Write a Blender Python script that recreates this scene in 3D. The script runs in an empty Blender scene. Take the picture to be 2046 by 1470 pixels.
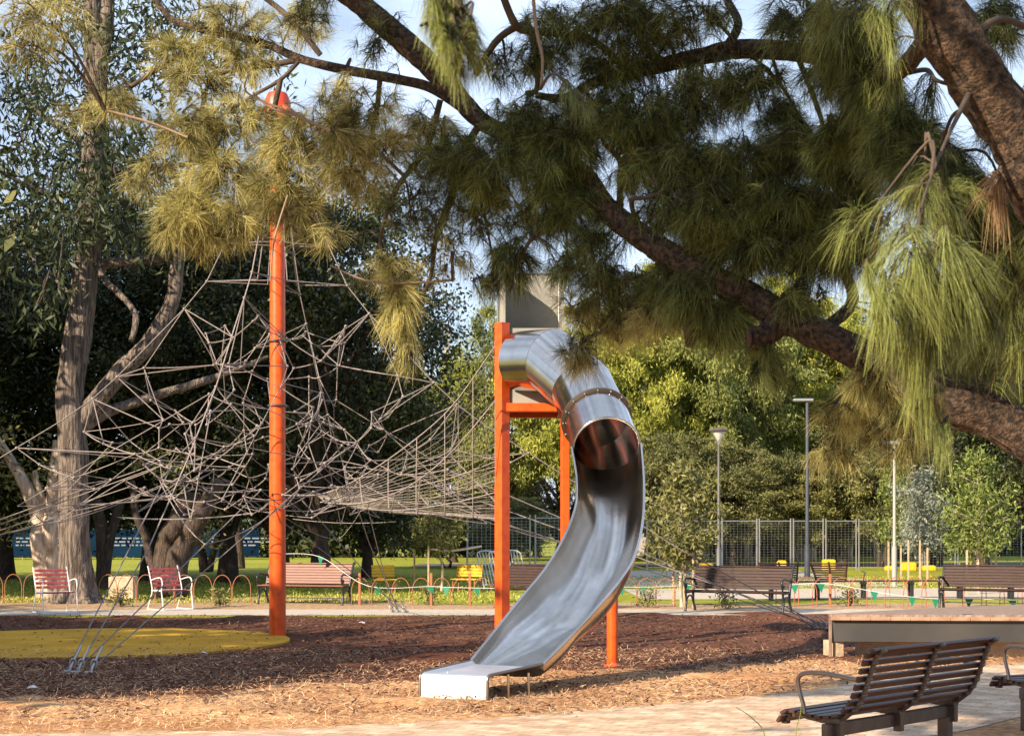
import bpy, math, random
import numpy as np
from mathutils import Vector, Matrix
R = math.radians
rng = np.random.default_rng(7)
random.seed(7)
SC = bpy.context.scene
COL = SC.collection

# ---------------------------------------------------------------- camera, sky, sun, exposure
FPX, CX, HY, EYE = 3000.0, 1023.0, 1067.0, 1.6
SHIFT_Y = (HY - 735.0) / 2046.0
cam_data = bpy.data.cameras.new("camera")
cam_data.sensor_width = 36.0
cam_data.lens = FPX / 2046.0 * 36.0
cam_data.shift_y = SHIFT_Y
cam_data.clip_start = 0.1
cam_data.clip_end = 2000.0
cam_data.dof.use_dof = True
cam_data.dof.focus_distance = 18.0
cam_data.dof.aperture_fstop = 8.0
cam = bpy.data.objects.new("camera", cam_data)
COL.objects.link(cam)
cam.location = (0, 0, EYE)
cam.rotation_euler = (R(90), 0, 0)
SC.camera = cam

SUN_EL = 27.0
SUN_DIR = Vector((0.70 * math.cos(R(SUN_EL)), 0.714 * math.cos(R(SUN_EL)), -math.sin(R(SUN_EL)))).normalized()   # travel of light
w = bpy.data.worlds.new("World")
SC.world = w
w.use_nodes = True
wn, wl = w.node_tree.nodes, w.node_tree.links
for n in list(wn): wn.remove(n)
sky = wn.new("ShaderNodeTexSky"); sky.sky_type = 'NISHITA'; sky.sun_disc = False
sky.sun_elevation = R(SUN_EL)
sky.sun_rotation = math.atan2(-SUN_DIR.x, -SUN_DIR.y)
sky.air_density = 1.0; sky.dust_density = 1.2; sky.ozone_density = 1.0
tc = wn.new("ShaderNodeTexCoord")
mp = wn.new("ShaderNodeMapping"); mp.inputs['Scale'].default_value = (1, 1, 2.4)
nz = wn.new("ShaderNodeTexNoise"); nz.inputs['Scale'].default_value = 5.0; nz.inputs['Detail'].default_value = 6; nz.inputs['Roughness'].default_value = 0.55
rp = wn.new("ShaderNodeValToRGB")
rp.color_ramp.elements[0].position = 0.25; rp.color_ramp.elements[1].position = 0.75
mx = wn.new("ShaderNodeMix"); mx.data_type = 'RGBA'
mul = wn.new("ShaderNodeMath"); mul.operation = 'MULTIPLY'; mul.inputs[1].default_value = 0.9
bg = wn.new("ShaderNodeBackground"); bg.inputs['Strength'].default_value = 0.052
wo = wn.new("ShaderNodeOutputWorld")
wl.new(tc.outputs['Generated'], mp.inputs['Vector']); wl.new(mp.outputs[0], nz.inputs['Vector'])
wl.new(nz.outputs['Fac'], rp.inputs['Fac']); wl.new(rp.outputs['Color'], mul.inputs[0])
wl.new(mul.outputs[0], mx.inputs['Factor'])
wl.new(sky.outputs['Color'], mx.inputs['A']); mx.inputs['B'].default_value = (10.2, 12.2, 15.6, 1)
wl.new(mx.outputs['Result'], bg.inputs['Color']); wl.new(bg.outputs[0], wo.inputs['Surface'])

sd = bpy.data.lights.new("sun", 'SUN'); sd.energy = 5.0; sd.angle = R(0.5); sd.color = (1.0, 0.82, 0.60)
sun = bpy.data.objects.new("sun", sd); COL.objects.link(sun)
sun.rotation_euler = SUN_DIR.to_track_quat('-Z', 'Y').to_euler()
SC.view_settings.view_transform = 'Standard'; SC.view_settings.look = 'None'
SC.view_settings.exposure = 1.22; SC.view_settings.gamma = 1.0
SC.view_settings.use_curve_mapping = False
SC.render.engine = 'CYCLES'
SC.cycles.max_bounces = 6; SC.cycles.diffuse_bounces = 3; SC.cycles.glossy_bounces = 4
SC.cycles.transmission_bounces = 3; SC.cycles.transparent_max_bounces = 4
SC.cycles.caustics_reflective = False; SC.cycles.caustics_refractive = False
SC.cycles.sample_clamp_indirect = 6.0
try:
    SC.cycles.use_denoising = True; SC.cycles.denoiser = 'OPENIMAGEDENOISE'
except Exception: pass

# ---------------------------------------------------------------- helpers
def P(px, py, Y):
    return np.array([(px - CX) * Y / FPX, Y, EYE + (HY - py) * Y / FPX])
def G(px, py, z=0.0):
    Y = FPX * (EYE - z) / (py - HY)
    return np.array([(px - CX) * Y / FPX, Y, z])
def mat(name, col, rough=0.7, metal=0.0, noise=None, bump=0.0, bscale=30.0, spec=0.5, col2=None, stretch=(1,1,1),
        trans=0.0, tint=False, aniso=None, detail=5.0, ramp=(0.35,0.65), coat=0.0):
    m = bpy.data.materials.new(name); m.use_nodes = True
    N, L = m.node_tree.nodes, m.node_tree.links
    b = N['Principled BSDF']; out = N['Material Output']
    b.inputs['Base Color'].default_value = (*col, 1); b.inputs['Roughness'].default_value = rough
    b.inputs['Metallic'].default_value = metal; b.inputs['Specular IOR Level'].default_value = spec
    b.inputs['Coat Weight'].default_value = coat
    csock = None
    if noise or bump:
        t = N.new('ShaderNodeTexCoord'); mpp = N.new('ShaderNodeMapping'); mpp.inputs['Scale'].default_value = stretch
        L.new(t.outputs['Object'], mpp.inputs['Vector'])
    if noise:
        n = N.new('ShaderNodeTexNoise'); n.inputs['Scale'].default_value = noise; n.inputs['Detail'].default_value = detail
        L.new(mpp.outputs[0], n.inputs['Vector'])
        r = N.new('ShaderNodeValToRGB'); r.color_ramp.elements[0].position = ramp[0]; r.color_ramp.elements[1].position = ramp[1]
        r.color_ramp.elements[0].color = (*col, 1); r.color_ramp.elements[1].color = (*(col2 or tuple(c*1.5 for c in col)), 1)
        L.new(n.outputs['Fac'], r.inputs['Fac']); csock = r.outputs['Color']
    if tint:
        a = N.new('ShaderNodeAttribute'); a.attribute_name = 'tint'
        r = N.new('ShaderNodeValToRGB'); r.color_ramp.elements[0].color = (*col, 1); r.color_ramp.elements[1].color = (*(col2 or tuple(c*1.6 for c in col)), 1)
        L.new(a.outputs['Fac'], r.inputs['Fac']); csock = r.outputs['Color']
    if csock: L.new(csock, b.inputs['Base Color'])
    if bump:
        n2 = N.new('ShaderNodeTexNoise'); n2.inputs['Scale'].default_value = bscale; n2.inputs['Detail'].default_value = 6
        L.new(mpp.outputs[0], n2.inputs['Vector'])
        bp = N.new('ShaderNodeBump'); bp.inputs['Strength'].default_value = bump; bp.inputs['Distance'].default_value = 0.05
        L.new(n2.outputs['Fac'], bp.inputs['Height']); L.new(bp.outputs[0], b.inputs['Normal'])
    if trans:
        tr = N.new('ShaderNodeBsdfTranslucent'); tr.inputs['Color'].default_value = (*(col2 or col), 1)
        if csock: L.new(csock, tr.inputs['Color'])
        ms = N.new('ShaderNodeMixShader'); ms.inputs[0].default_value = trans
        L.new(b.outputs[0], ms.inputs[1]); L.new(tr.outputs[0], ms.inputs[2]); L.new(ms.outputs[0], out.inputs['Surface'])
    return m

class MB:
    def __init__(s): s.v = []; s.f = []; s.n = 0
    def add(s, V, F):
        s.v.append(np.asarray(V, float).reshape(-1, 3)); s.f += [tuple(int(i) + s.n for i in q) for q in F]; s.n += len(s.v[-1])
        return s
    def box(s, c, size, M=None, rz=0.0, bev=0.0):
        hx, hy, hz = [a / 2 for a in size]
        if bev > 0:
            bm_ = min(bev, hx*.9, hy*.9, hz*.9); V = []; 
            for sx in (-1, 1):
                for sy in (-1, 1):
                    for sz in (-1, 1):
                        V.append((sx*(hx), sy*(hy-bm_), sz*(hz-bm_))); V.append((sx*(hx-bm_), sy*(hy), sz*(hz-bm_))); V.append((sx*(hx-bm_), sy*(hy-bm_), sz*(hz)))
            def k(a, b, c_, w_): return ((a > 0)*4 + (b > 0)*2 + (c_ > 0))*3 + w_
            F = []
            for t in (-1, 1):
                F.append([k(t,-1,-1,0), k(t,1,-1,0), k(t,1,1,0), k(t,-1,1,0)][::t])
                F.append([k(-1,t,-1,1), k(-1,t,1,1), k(1,t,1,1), k(1,t,-1,1)][::t])
                F.append([k(-1,-1,t,2), k(1,-1,t,2), k(1,1,t,2), k(-1,1,t,2)][::t])
            for a in (-1, 1):
                for b_ in (-1, 1):
                    F.append([k(a,b_,-1,0), k(a,b_,1,0), k(a,b_,1,1), k(a,b_,-1,1)][::-a*b_])
                    F.append([k(a,-1,b_,0), k(a,1,b_,0), k(a,1,b_,2), k(a,-1,b_,2)][::a*b_])
                    F.append([k(-1,a,b_,1), k(1,a,b_,1), k(1,a,b_,2), k(-1,a,b_,2)][::-a*b_])
                    for c_ in (-1, 1): F.append([k(a,b_,c_,0), k(a,b_,c_,1), k(a,b_,c_,2)][::a*b_*c_])
            V = np.array(V, float)
        else:
            V = np.array([(x, y, z) for x in (-hx, hx) for y in (-hy, hy) for z in (-hz, hz)])
            F = [(0,1,3,2), (4,6,7,5), (0,4,5,1), (2,3,7,6), (0,2,6,4), (1,5,7,3)]
        if rz:
            c_, s_ = math.cos(rz), math.sin(rz); V = V @ np.array([[c_, s_, 0], [-s_, c_, 0], [0, 0, 1]])
        if M is not None: V = V @ np.array(M.to_3x3()).T
        return s.add(V + np.array(c), F)
    def bar(s, a, b, wx, wy, up=(0,0,1), bev=0.0):
        """box from a to b, section wx (sideways) by wy (along up)"""
        a = Vector(a); b = Vector(b); t = (b - a); L = t.length; t.normalize()
        u = Vector(up); x = t.cross(u)
        if x.length < 1e-4: x = t.cross(Vector((1, 0, 0)))
        x.normalize(); u = x.cross(t).normalized()
        M = Matrix((x, t, u)).transposed()
        return s.box((a + b) / 2, (wx, L, wy), M=M, bev=bev)
    def tube(s, pts, r, n=8, cap=True, closed=False, flat=None):
        pts = [Vector(p) for p in pts]; K = len(pts)
        r = [r] * K if np.isscalar(r) else list(r)
        T = []
        for i in range(K):
            a = pts[(i - 1) % K] if (closed or i > 0) else pts[i]; b = pts[(i + 1) % K] if (closed or i < K - 1) else pts[i]
            t = (b - a); T.append(t.normalized() if t.length > 1e-9 else Vector((0, 0, 1)))
        u = T[0].cross(Vector((0.3, 0.2, 1))); 
        if u.length < .05: u = T[0].cross(Vector((1, 0, 0)))
        u.normalize(); V = []
        for i in range(K):
            u = (u - T[i] * u.dot(T[i]));
            u.normalize(); v = T[i].cross(u)
            for j in range(n):
                a = 2 * math.pi * j / n
                V.append(pts[i] + u * (math.cos(a) * r[i]) + v * (math.sin(a) * r[i] * (flat or 1)))
        F = []
        for i in range(K if closed else K - 1):
            i2 = (i + 1) % K
            for j in range(n):
                k = (j + 1) % n; F.append((i*n + j, i*n + k, i2*n + k, i2*n + j))
        if cap and not closed: F.append(tuple(range(n))[::-1]); F.append(tuple((K-1)*n + j for j in range(n)))
        return s.add([tuple(p) for p in V], F)
    def lathe(s, c, prof, n=16, axis=None):
        V = []; F = []
        for r_, z in prof:
            for j in range(n):
                a = 2*math.pi*j/n; V.append((r_*math.cos(a), r_*math.sin(a), z))
        for i in range(len(prof)-1):
            for j in range(n):
                k = (j+1) % n; F.append((i*n+j, i*n+k, (i+1)*n+k, (i+1)*n+j))
        F.append(tuple(range(n))[::-1]); F.append(tuple((len(prof)-1)*n+j for j in range(n)))
        V = np.array(V)
        if axis is not None:
            q = Vector((0,0,1)).rotation_difference(Vector(axis)); V = V @ np.array(q.to_matrix()).T
        return s.add(V + np.array(c), F)
    def grid(s, A, thick=0.0):
        """A (m,n,3) surface, optional thickness along normals"""
        A = np.asarray(A, float); m, n = A.shape[:2]
        F = [(i*n+j, (i+1)*n+j, (i+1)*n+j+1, i*n+j+1) for i in range(m-1) for j in range(n-1)]
        if not thick: return s.add(A.reshape(-1, 3), F)
        du = np.gradient(A, axis=0); dv = np.gradient(A, axis=1); N_ = np.cross(du, dv); N_ /= np.linalg.norm(N_, axis=2, keepdims=True) + 1e-9
        B = A - N_*thick; o = m*n
        F2 = [tuple(q + o for q in f[::-1]) for f in F]
        E = []
        for j in range(n-1): E.append((j, j+1, o+j+1, o+j)); E.append(((m-1)*n+j+1, (m-1)*n+j, o+(m-1)*n+j, o+(m-1)*n+j+1))
        for i in range(m-1): E.append(((i+1)*n, i*n, o+i*n, o+(i+1)*n)); E.append((i*n+n-1, (i+1)*n+n-1, o+(i+1)*n+n-1, o+i*n+n-1))
        return s.add(np.concatenate([A.reshape(-1,3), B.reshape(-1,3)]), F + F2 + E)
    def mesh(s, name, org=(0,0,0), smooth=False):
        me = bpy.data.meshes.new(name)
        V = np.concatenate(s.v) - np.array(org)
        me.from_pydata([tuple(p) for p in V], [], s.f); me.update()
        if smooth:
            me.polygons.foreach_set('use_smooth', [True]*len(me.polygons))
            try: me.set_sharp_from_angle(angle=R(smooth if smooth > 1 else 40))
            except Exception: pass
        return me

def link(name, me, m=None, parent=None):
    o = bpy.data.objects.new(name, me); COL.objects.link(o)
    if m is not None:
        if len(me.materials) == 0: me.materials.append(m)
    if parent is not None: o.parent = parent
    return o
def obj(name, mb, m, parent=None, org=(0,0,0), smooth=False):
    return link(name, mb.mesh(name, org, smooth), m, parent)
def tag(o, label=None, cat=None, group=None, kind=None):
    if label: o['label'] = label
    if cat: o['category'] = cat
    if group: o['group'] = group
    if kind: o['kind'] = kind
    return o
def thing(name, label, cat, loc=(0,0,0), rz=0.0, group=None):
    o = bpy.data.objects.new(name, None); COL.objects.link(o); o.empty_display_size = .2
    o.location = tuple(float(a) for a in loc); o.rotation_euler = (0, 0, rz)
    return tag(o, label, cat, group)
def dup(root, loc=None, rz=None, label=None, scale=None, group=None):
    def cp(o, par):
        c = o.copy(); COL.objects.link(c)
        if par is not None: c.parent = par
        for ch in list(o.children): cp(ch, c)
        return c
    r = cp(root, None)
    if loc is not None: r.location = tuple(float(a) for a in loc)
    if rz is not None: r.rotation_euler = (0, 0, rz)
    if scale is not None: r.scale = scale if hasattr(scale, '__len__') else (scale,)*3
    if label: r['label'] = label
    if group: r['group'] = group
    return r
def fastmesh(name, V, F, tint=None):
    """V (n,3), F (m,k) arrays"""
    me = bpy.data.meshes.new(name); k = F.shape[1]
    me.vertices.add(len(V)); me.vertices.foreach_set('co', V.astype(np.float32).ravel())
    me.loops.add(F.size); me.loops.foreach_set('vertex_index', F.astype(np.int32).ravel())
    me.polygons.add(len(F)); me.polygons.foreach_set('loop_start', np.arange(0, F.size, k, dtype=np.int32))
    me.polygons.foreach_set('loop_total', np.full(len(F), k, dtype=np.int32))
    me.update(calc_edges=True)
    if tint is not None:
        a = me.attributes.new('tint', 'FLOAT', 'FACE'); a.data.foreach_set('value', tint.astype(np.float32))
    return me
def crown_with_twigs(name, V, F, tint, tw, mleaf, mtwig, parent):
    """foliage and the fine twigs that carry it as one part"""
    VT = np.concatenate(tw.v); FT = np.array(tw.f); n0 = len(V); nf = len(F)
    me = fastmesh(name, np.concatenate([V, VT]), np.concatenate([F, FT+n0]), np.concatenate([tint, np.zeros(len(FT))]))
    me.materials.append(mleaf); me.materials.append(mtwig)
    me.polygons.foreach_set('material_index', np.concatenate([np.zeros(nf, np.int32), np.ones(len(FT), np.int32)]))
    return link(name, me, None, parent)
def unit(a): return a / (np.linalg.norm(a, axis=-1, keepdims=True) + 1e-9)
def rand_unit(n, g=rng): return unit(g.normal(size=(n, 3)))
def leaves(Pc, L, W, g, droop=0.0, up=0.0):
    """leaf shaped quads folded nowhere, one per centre"""
    n = len(Pc); a = rand_unit(n, g); a[:, 2] -= droop; a = unit(a)
    b = rand_unit(n, g); b = unit(np.cross(a, b)); 
    L = np.asarray(L) * g.uniform(.7, 1.3, n); W = np.asarray(W) * g.uniform(.7, 1.3, n)
    V = np.stack([Pc - a*(L/2)[:,None], Pc + b*(W/2)[:,None] , Pc + a*(L/2)[:,None], Pc - b*(W/2)[:,None]], 1)
    return V.reshape(-1, 3), np.arange(4*n).reshape(n, 4)
def needles(B, D, L, droop, width, g):
    """thin two-segment strips"""
    n = len(B); L = L[:, None]; W = unit(np.cross(D, rand_unit(n, g))) * width
    dz = np.array([0, 0, -1.0]); dr = (np.asarray(droop).reshape(-1, 1) * L)
    p1 = B + D*L*.5 + dz*dr*.25; p2 = B + D*L + dz*dr
    V = np.stack([B - W*.5, B + W*.5, p1 - W*.5, p1 + W*.5, p2 - W*.2, p2 + W*.2], 1).reshape(-1, 3)
    i = np.arange(n)[:, None]*6
    F = np.stack([i + np.array([0,1,3,2]), i + np.array([2,3,5,4])], 1).reshape(-1, 4)
    return V, F
def spline(pts, k=6):
    pts = np.asarray(pts, float); n = len(pts); out = []
    for i in range(n-1):
        p0 = pts[max(i-1, 0)]; p1 = pts[i]; p2 = pts[i+1]; p3 = pts[min(i+2, n-1)]
        for t in np.linspace(0, 1, k, endpoint=False):
            out.append(.5*((2*p1) + (-p0+p2)*t + (2*p0-5*p1+4*p2-p3)*t*t + (-p0+3*p1-3*p2+p3)*t**3))
    out.append(pts[-1]); return np.array(out)

def bark_tube(mb, pts, r, n=36, step=.03, amp=.10, ft=7, fs=6.0, seed=0, lump=.05):
    """tube with furrowed plates: ridges run along the limb, broken by cross cracks"""
    pts = np.asarray(pts, float); r = np.asarray(r, float)
    L = np.concatenate([[0], np.cumsum(np.linalg.norm(np.diff(pts, axis=0), axis=1))]); K = max(len(pts), int(L[-1]/step))
    s = np.linspace(0, L[-1], K); P_ = np.stack([np.interp(s, L, pts[:, i]) for i in range(3)], 1); rr = np.interp(s, L, r)
    T = unit(np.gradient(P_, axis=0)); u = np.cross(T[0], [.3,.2,1.]); u = u/np.linalg.norm(u); g = np.random.default_rng(seed)
    th = np.linspace(0, 2*math.pi, n, endpoint=False); V = []
    ph = g.uniform(0, 6.28, 12)
    for i in range(K):
        u = u - T[i]*np.dot(u, T[i]); u /= np.linalg.norm(u); v = np.cross(T[i], u); S = s[i]
        warp = .9*np.sin(fs*.5*S+2*np.sin(th+ph[0])+ph[1]) + .5*np.sin(fs*1.3*S+3*th+ph[2])
        a = np.abs(np.sin(ft*th*.5 + warp + ph[3])); b = np.abs(np.sin(fs*1.6*S + 1.3*np.sin(3*th+ph[4]) + np.sin(5*th+fs*.7*S+ph[5])))
        h = np.minimum(a, .35+b)**.6
        lum = lump*(np.sin(2.1*S+th+ph[6]) + .7*np.sin(4.7*S-2*th+ph[7]) + .5*np.sin(9*S+3*th+ph[8]))
        q = rr[i]*(1 - amp + amp*1.6*h + lum + g.normal(0, .012, n))
        V.append(P_[i] + (np.cos(th)*q)[:,None]*u + (np.sin(th)*q)[:,None]*v)
    V = np.concatenate(V); F = []
    for i in range(K-1):
        for j in range(n): k = (j+1) % n; F.append((i*n+j, i*n+k, (i+1)*n+k, (i+1)*n+j))
    F.append(tuple(range(n))[::-1]); F.append(tuple((K-1)*n+j for j in range(n)))
    mb.add(V, F)

# ---------------------------------------------------------------- materials
M = {}
M['orange'] = mat('orange_paint', (0.50, 0.060, 0.006), .34, spec=.5, noise=9, col2=(.66,.090,.01), bump=.05, bscale=14, detail=9, ramp=(.30,.52))
M['orange_dull'] = mat('faded_orange_paint', (0.30, 0.12, 0.055), .6)
M['red_orange'] = mat('red_orange_paint', (0.34, 0.08, 0.05), .55)
M['rope'] = mat('rope', (0.17, 0.145, 0.14), .85, noise=40, col2=(.28,.245,.235))
M['fine_net'] = mat('fine_net', (0.14, 0.12, 0.10), .8)
M['galv'] = mat('galvanised_steel', (0.45, 0.45, 0.46), .45, metal=.8)
M['grey_panel'] = mat('grey_plastic_panel', (0.20, 0.20, 0.185), .5, noise=2.5, col2=(.27,.265,.24))
M['lamp_grey'] = mat('grey_lamp_paint', (0.075, 0.08, 0.085), .5)
M['slat'] = mat('painted_timber_slat', (0.040, 0.014, 0.009), .38, noise=5, col2=(.066,.026,.017), stretch=(1,9,9), bump=.15, bscale=30)
M['slat_mid'] = mat('bench_timber', (0.022, 0.0085, 0.007), .55, noise=6, col2=(.040,.017,.014), spec=.2, stretch=(1,9,9))
M['cast'] = mat('dark_cast_iron', (0.018, 0.020, 0.024), .4, spec=.5)
M['steel_dark'] = mat('dark_painted_steel', (0.075, 0.062, 0.058), .4, metal=.3, noise=12, col2=(.11,.09,.08))
M['white_paint'] = mat('white_paint', (0.70, 0.70, 0.72), .45)
M['red_slat'] = mat('red_painted_slat', (0.27, 0.040, 0.05), .55, noise=10, col2=(.36,.07,.08))
M['yellow'] = mat('yellow_plastic', (0.62, 0.37, 0.01), .5, noise=10, col2=(.68,.42,.02))
M['green_flag'] = mat('green_flag_cloth', (0.01, 0.24, 0.13), .6, trans=.3)
M['bark_euc'] = mat('eucalyptus_bark', (0.055, 0.042, 0.034), .9, noise=5, col2=(.19,.15,.125), stretch=(3.6,3.6,.42), bump=1.0, bscale=9, ramp=(.40,.60))
M['bark_dark'] = mat('dark_bark', (0.030, 0.021, 0.016), .9, noise=6, col2=(.085,.058,.043), stretch=(3,3,.6), bump=1.0, bscale=10)
M['bark_pale'] = mat('pale_paperbark', (0.30, 0.22, 0.16), .9, noise=4, col2=(.62,.52,.42), stretch=(3,3,.7), bump=.8, bscale=10)
M['bark_cas'] = mat('rough_casuarina_bark', (0.016, 0.010, 0.007), .95, noise=34, col2=(.165,.105,.065), stretch=(1,1,1), bump=1.0, bscale=75, ramp=(.38,.74), detail=14)
M['twig'] = mat('twig_bark', (0.034, 0.024, 0.018), .9, noise=10, col2=(.085,.060,.044))
M['twig_dry'] = mat('dry_twig', (0.24, 0.17, 0.12), .8)
M['needle_green'] = mat('casuarina_needles', (0.012, 0.017, 0.004), .6, tint=True, col2=(.27,.31,.085), trans=.22, spec=.35)  # needle colour darkened to carry the crown's shade
M['needle_sunlit'] = mat('sunlit_olive_needles', (0.060, 0.060, 0.016), .6, tint=True, col2=(.58,.53,.20), trans=.32, spec=.35)  # paler olive puts the sun on the left masses into the colour
M['needle_brown'] = mat('dead_brown_needles', (0.18, 0.10, 0.05), .7, tint=True, col2=(.42,.27,.13), trans=.25)
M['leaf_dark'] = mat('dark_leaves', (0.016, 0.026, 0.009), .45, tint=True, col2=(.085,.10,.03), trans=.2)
M['leaf_euc'] = mat('grey_green_leaves', (0.020, 0.032, 0.014), .5, tint=True, col2=(.085,.105,.045), trans=.22, spec=.3)
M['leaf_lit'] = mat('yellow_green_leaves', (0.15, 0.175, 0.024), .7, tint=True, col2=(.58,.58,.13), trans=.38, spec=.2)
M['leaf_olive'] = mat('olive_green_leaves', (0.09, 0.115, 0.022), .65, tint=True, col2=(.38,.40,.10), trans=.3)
M['leaf_sapling'] = mat('sapling_leaves', (0.06, 0.09, 0.014), .6, tint=True, col2=(.24,.29,.06), trans=.3)
M['leaf_mid'] = mat('mid_green_leaves', (0.06, 0.07, 0.02), .6, tint=True, col2=(.27,.26,.08), trans=.25)
M['leaf_grey'] = mat('silver_grey_leaves', (0.10, 0.12, 0.09), .6, tint=True, col2=(.28,.31,.25), trans=.2)
# ---------------------------------------------------------------- ground materials
def ground_mat(name, cols, scale, bump, stretch=(1,1,1), rough=.95, vor=None, big=None):
    m = bpy.data.materials.new(name); m.use_nodes = True
    N, L = m.node_tree.nodes, m.node_tree.links; b = N['Principled BSDF']; b.inputs['Roughness'].default_value = rough
    b.inputs['Specular IOR Level'].default_value = .2
    t = N.new('ShaderNodeTexCoord'); mpp = N.new('ShaderNodeMapping'); mpp.inputs['Scale'].default_value = stretch
    L.new(t.outputs['Object'], mpp.inputs['Vector'])
    n = N.new('ShaderNodeTexNoise'); n.inputs['Scale'].default_value = scale; n.inputs['Detail'].default_value = 9; n.inputs['Roughness'].default_value = .68
    L.new(mpp.outputs[0], n.inputs['Vector'])
    r = N.new('ShaderNodeValToRGB'); els = r.color_ramp.elements
    els[0].position = .34; els[0].color = (*cols[0], 1); els[1].position = .68; els[1].color = (*cols[-1], 1)
    for i, c in enumerate(cols[1:-1]):
        e = els.new(.34 + .34*(i+1)/(len(cols)-1)); e.color = (*c, 1)
    L.new(n.outputs['Fac'], r.inputs['Fac']); cs = r.outputs['Color']
    if big:
        nb = N.new('ShaderNodeTexNoise'); nb.inputs['Scale'].default_value = big[0]; nb.inputs['Detail'].default_value = 3
        L.new(t.outputs['Object'], nb.inputs['Vector'])
        rb = N.new('ShaderNodeValToRGB'); rb.color_ramp.elements[0].position = .4; rb.color_ramp.elements[1].position = .62
        L.new(nb.outputs['Fac'], rb.inputs['Fac'])
        mxx = N.new('ShaderNodeMix'); mxx.data_type = 'RGBA'; mxx.blend_type = 'MULTIPLY'; mxx.inputs['B'].default_value = (*big[1], 1)
        L.new(rb.outputs['Color'], mxx.inputs['Factor']); L.new(cs, mxx.inputs['A']); cs = mxx.outputs['Result']
    L.new(cs, b.inputs['Base Color'])
    n2 = N.new('ShaderNodeTexNoise'); n2.inputs['Scale'].default_value = scale*1.6; n2.inputs['Detail'].default_value = 6
    L.new(mpp.outputs[0], n2.inputs['Vector'])
    bp = N.new('ShaderNodeBump'); bp.inputs['Strength'].default_value = bump; bp.inputs['Distance'].default_value = .04
    L.new(n2.outputs['Fac'], bp.inputs['Height']); L.new(bp.outputs[0], b.inputs['Normal'])
    return m
M['mulch'] = ground_mat('bark_mulch', [(.040,.015,.008), (.115,.044,.023), (.23,.11,.065)], 11, .9, stretch=(.7,1.6,1), big=(.35,(.8,.74,.7)))  # darkened so the colour also carries the shade over the play area
M['sunlit_litter'] = ground_mat('sunlit_litter', [(.22,.105,.05), (.54,.32,.16), (.78,.55,.33)], 14, .6, stretch=(.8,1.7,1), big=(.9,(.72,.62,.55)))  # tan litter with the front strip's sunlight put into its colour
M['lawn'] = ground_mat('lawn', [(.13,.15,.012), (.24,.25,.022), (.38,.36,.05)], 3, .6, big=(.05,(.8,.85,.6)))
M['path'] = ground_mat('concrete_path', [(.34,.29,.24), (.42,.37,.31), (.50,.45,.38)], 6, .2)
M['dirt'] = ground_mat('leafy_dirt', [(.20,.12,.07), (.36,.24,.14), (.52,.38,.24)], 9, .8)
M['rubber'] = ground_mat('yellow_rubber', [(.50,.28,.028), (.60,.345,.036), (.66,.39,.05)], 30, .3, big=(1.2,(.78,.76,.7)))

def sheet(name, pts, z, m, sub=None):
    mb = MB(); mb.add([(x, y, z) for x, y in pts], [tuple(range(len(pts)))])
    o = obj(name, mb, m); tag(o, kind='structure'); return o
# lawn: one sheet to the horizon
mb = MB(); mb.add([(-900,-60,0),(900,-60,0),(900,1500,0),(-900,1500,0)], [(0,1,2,3)])
tag(obj('lawn', mb, M['lawn']), kind='structure')

# mulch play area, gently uneven fine grid
def mulch_area():
    # polygon: front edge along the paving, back edge at the path
    xs = np.linspace(-16, 16, 161); rows = []
    fr = lambda x: np.interp(x, [-16,-5,-2.1,-.1,1.78,2.9,4.6,7,16], [10.6,11.75,12.06,12.9,14.2,15.0,17.2,19,24])
    bk = lambda x: 29.6 + .5*math.sin(x*.25) + .03*x
    for t in np.linspace(0, 1, 120):
        rows.append([(x, fr(x)*(1-t)+bk(x)*t, 0) for x in xs])
    A = np.array(rows); h = np.zeros(A.shape[:2])
    g = np.random.default_rng(3)
    for k in range(40):
        f = g.uniform(.6, 7); th = g.uniform(0, 6.28); h += np.sin(f*(A[...,0]*math.cos(th)+A[...,1]*math.sin(th))+g.uniform(0,6.28))*.014/(.6+f*.5)
    dd = np.hypot(A[...,0]+6.3, A[...,1]-22.1); h = h*np.clip((dd-2.9)/.6, 0, 1)
    h = h*np.clip((A[...,1]-fr(A[...,0])-.1)/1.0, 0, 1)
    A[..., 2] = .006 + np.maximum(h, -.003)
    return A
A = mulch_area()
mb = MB(); mb.grid(A)
o = obj('mulch_ground', mb, M['mulch'], smooth=180); tag(o, kind='structure')
# needle litter over the front margin, sunlight painted in up to the shade edge
rows = []
xs = np.linspace(-16, 16, 161)
frl = lambda x: np.interp(x, [-16,-5,-2.1,-.1,1.78,2.9,4.6,7,16], [10.6,11.75,12.06,12.9,14.2,15.0,17.2,19,24])
edge = lambda x: np.interp(x, [-16,-6,-5,-1.86,0,2.6,4.2,16], [13.0,14.0,14.4,16.2,17.2,18.6,18.8,25])
for t in np.linspace(0, 1, 40):
    rows.append([(x, frl(x)*(1-t)+(edge(x)+.35*math.sin(x*2.3)+.2*math.sin(x*5.1+1)+.12*math.sin(x*13))*t, 0) for x in xs])
B = np.array(rows)
g = np.random.default_rng(3); h = np.zeros(B.shape[:2])
for k in range(40):
    f = g.uniform(.6, 7); th = g.uniform(0, 6.28); h += np.sin(f*(B[...,0]*math.cos(th)+B[...,1]*math.sin(th))+g.uniform(0,6.28))*.014/(.6+f*.5)
tt = np.linspace(0, 1, 40)[:, None]
h = h*np.clip((B[...,1]-frl(B[...,0])-.1)/1.0, 0, 1)
B[..., 2] = .006 + np.maximum(h, -.003) + .006 + np.where(tt > .93, -.03, 0)
B[..., 2] = np.where(tt > .93, B[..., 2], np.maximum(B[..., 2], .012))
mb = MB(); mb.grid(B); tag(obj('sunlit_litter_ground', mb, M['sunlit_litter'], smooth=180), kind='structure')

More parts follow.
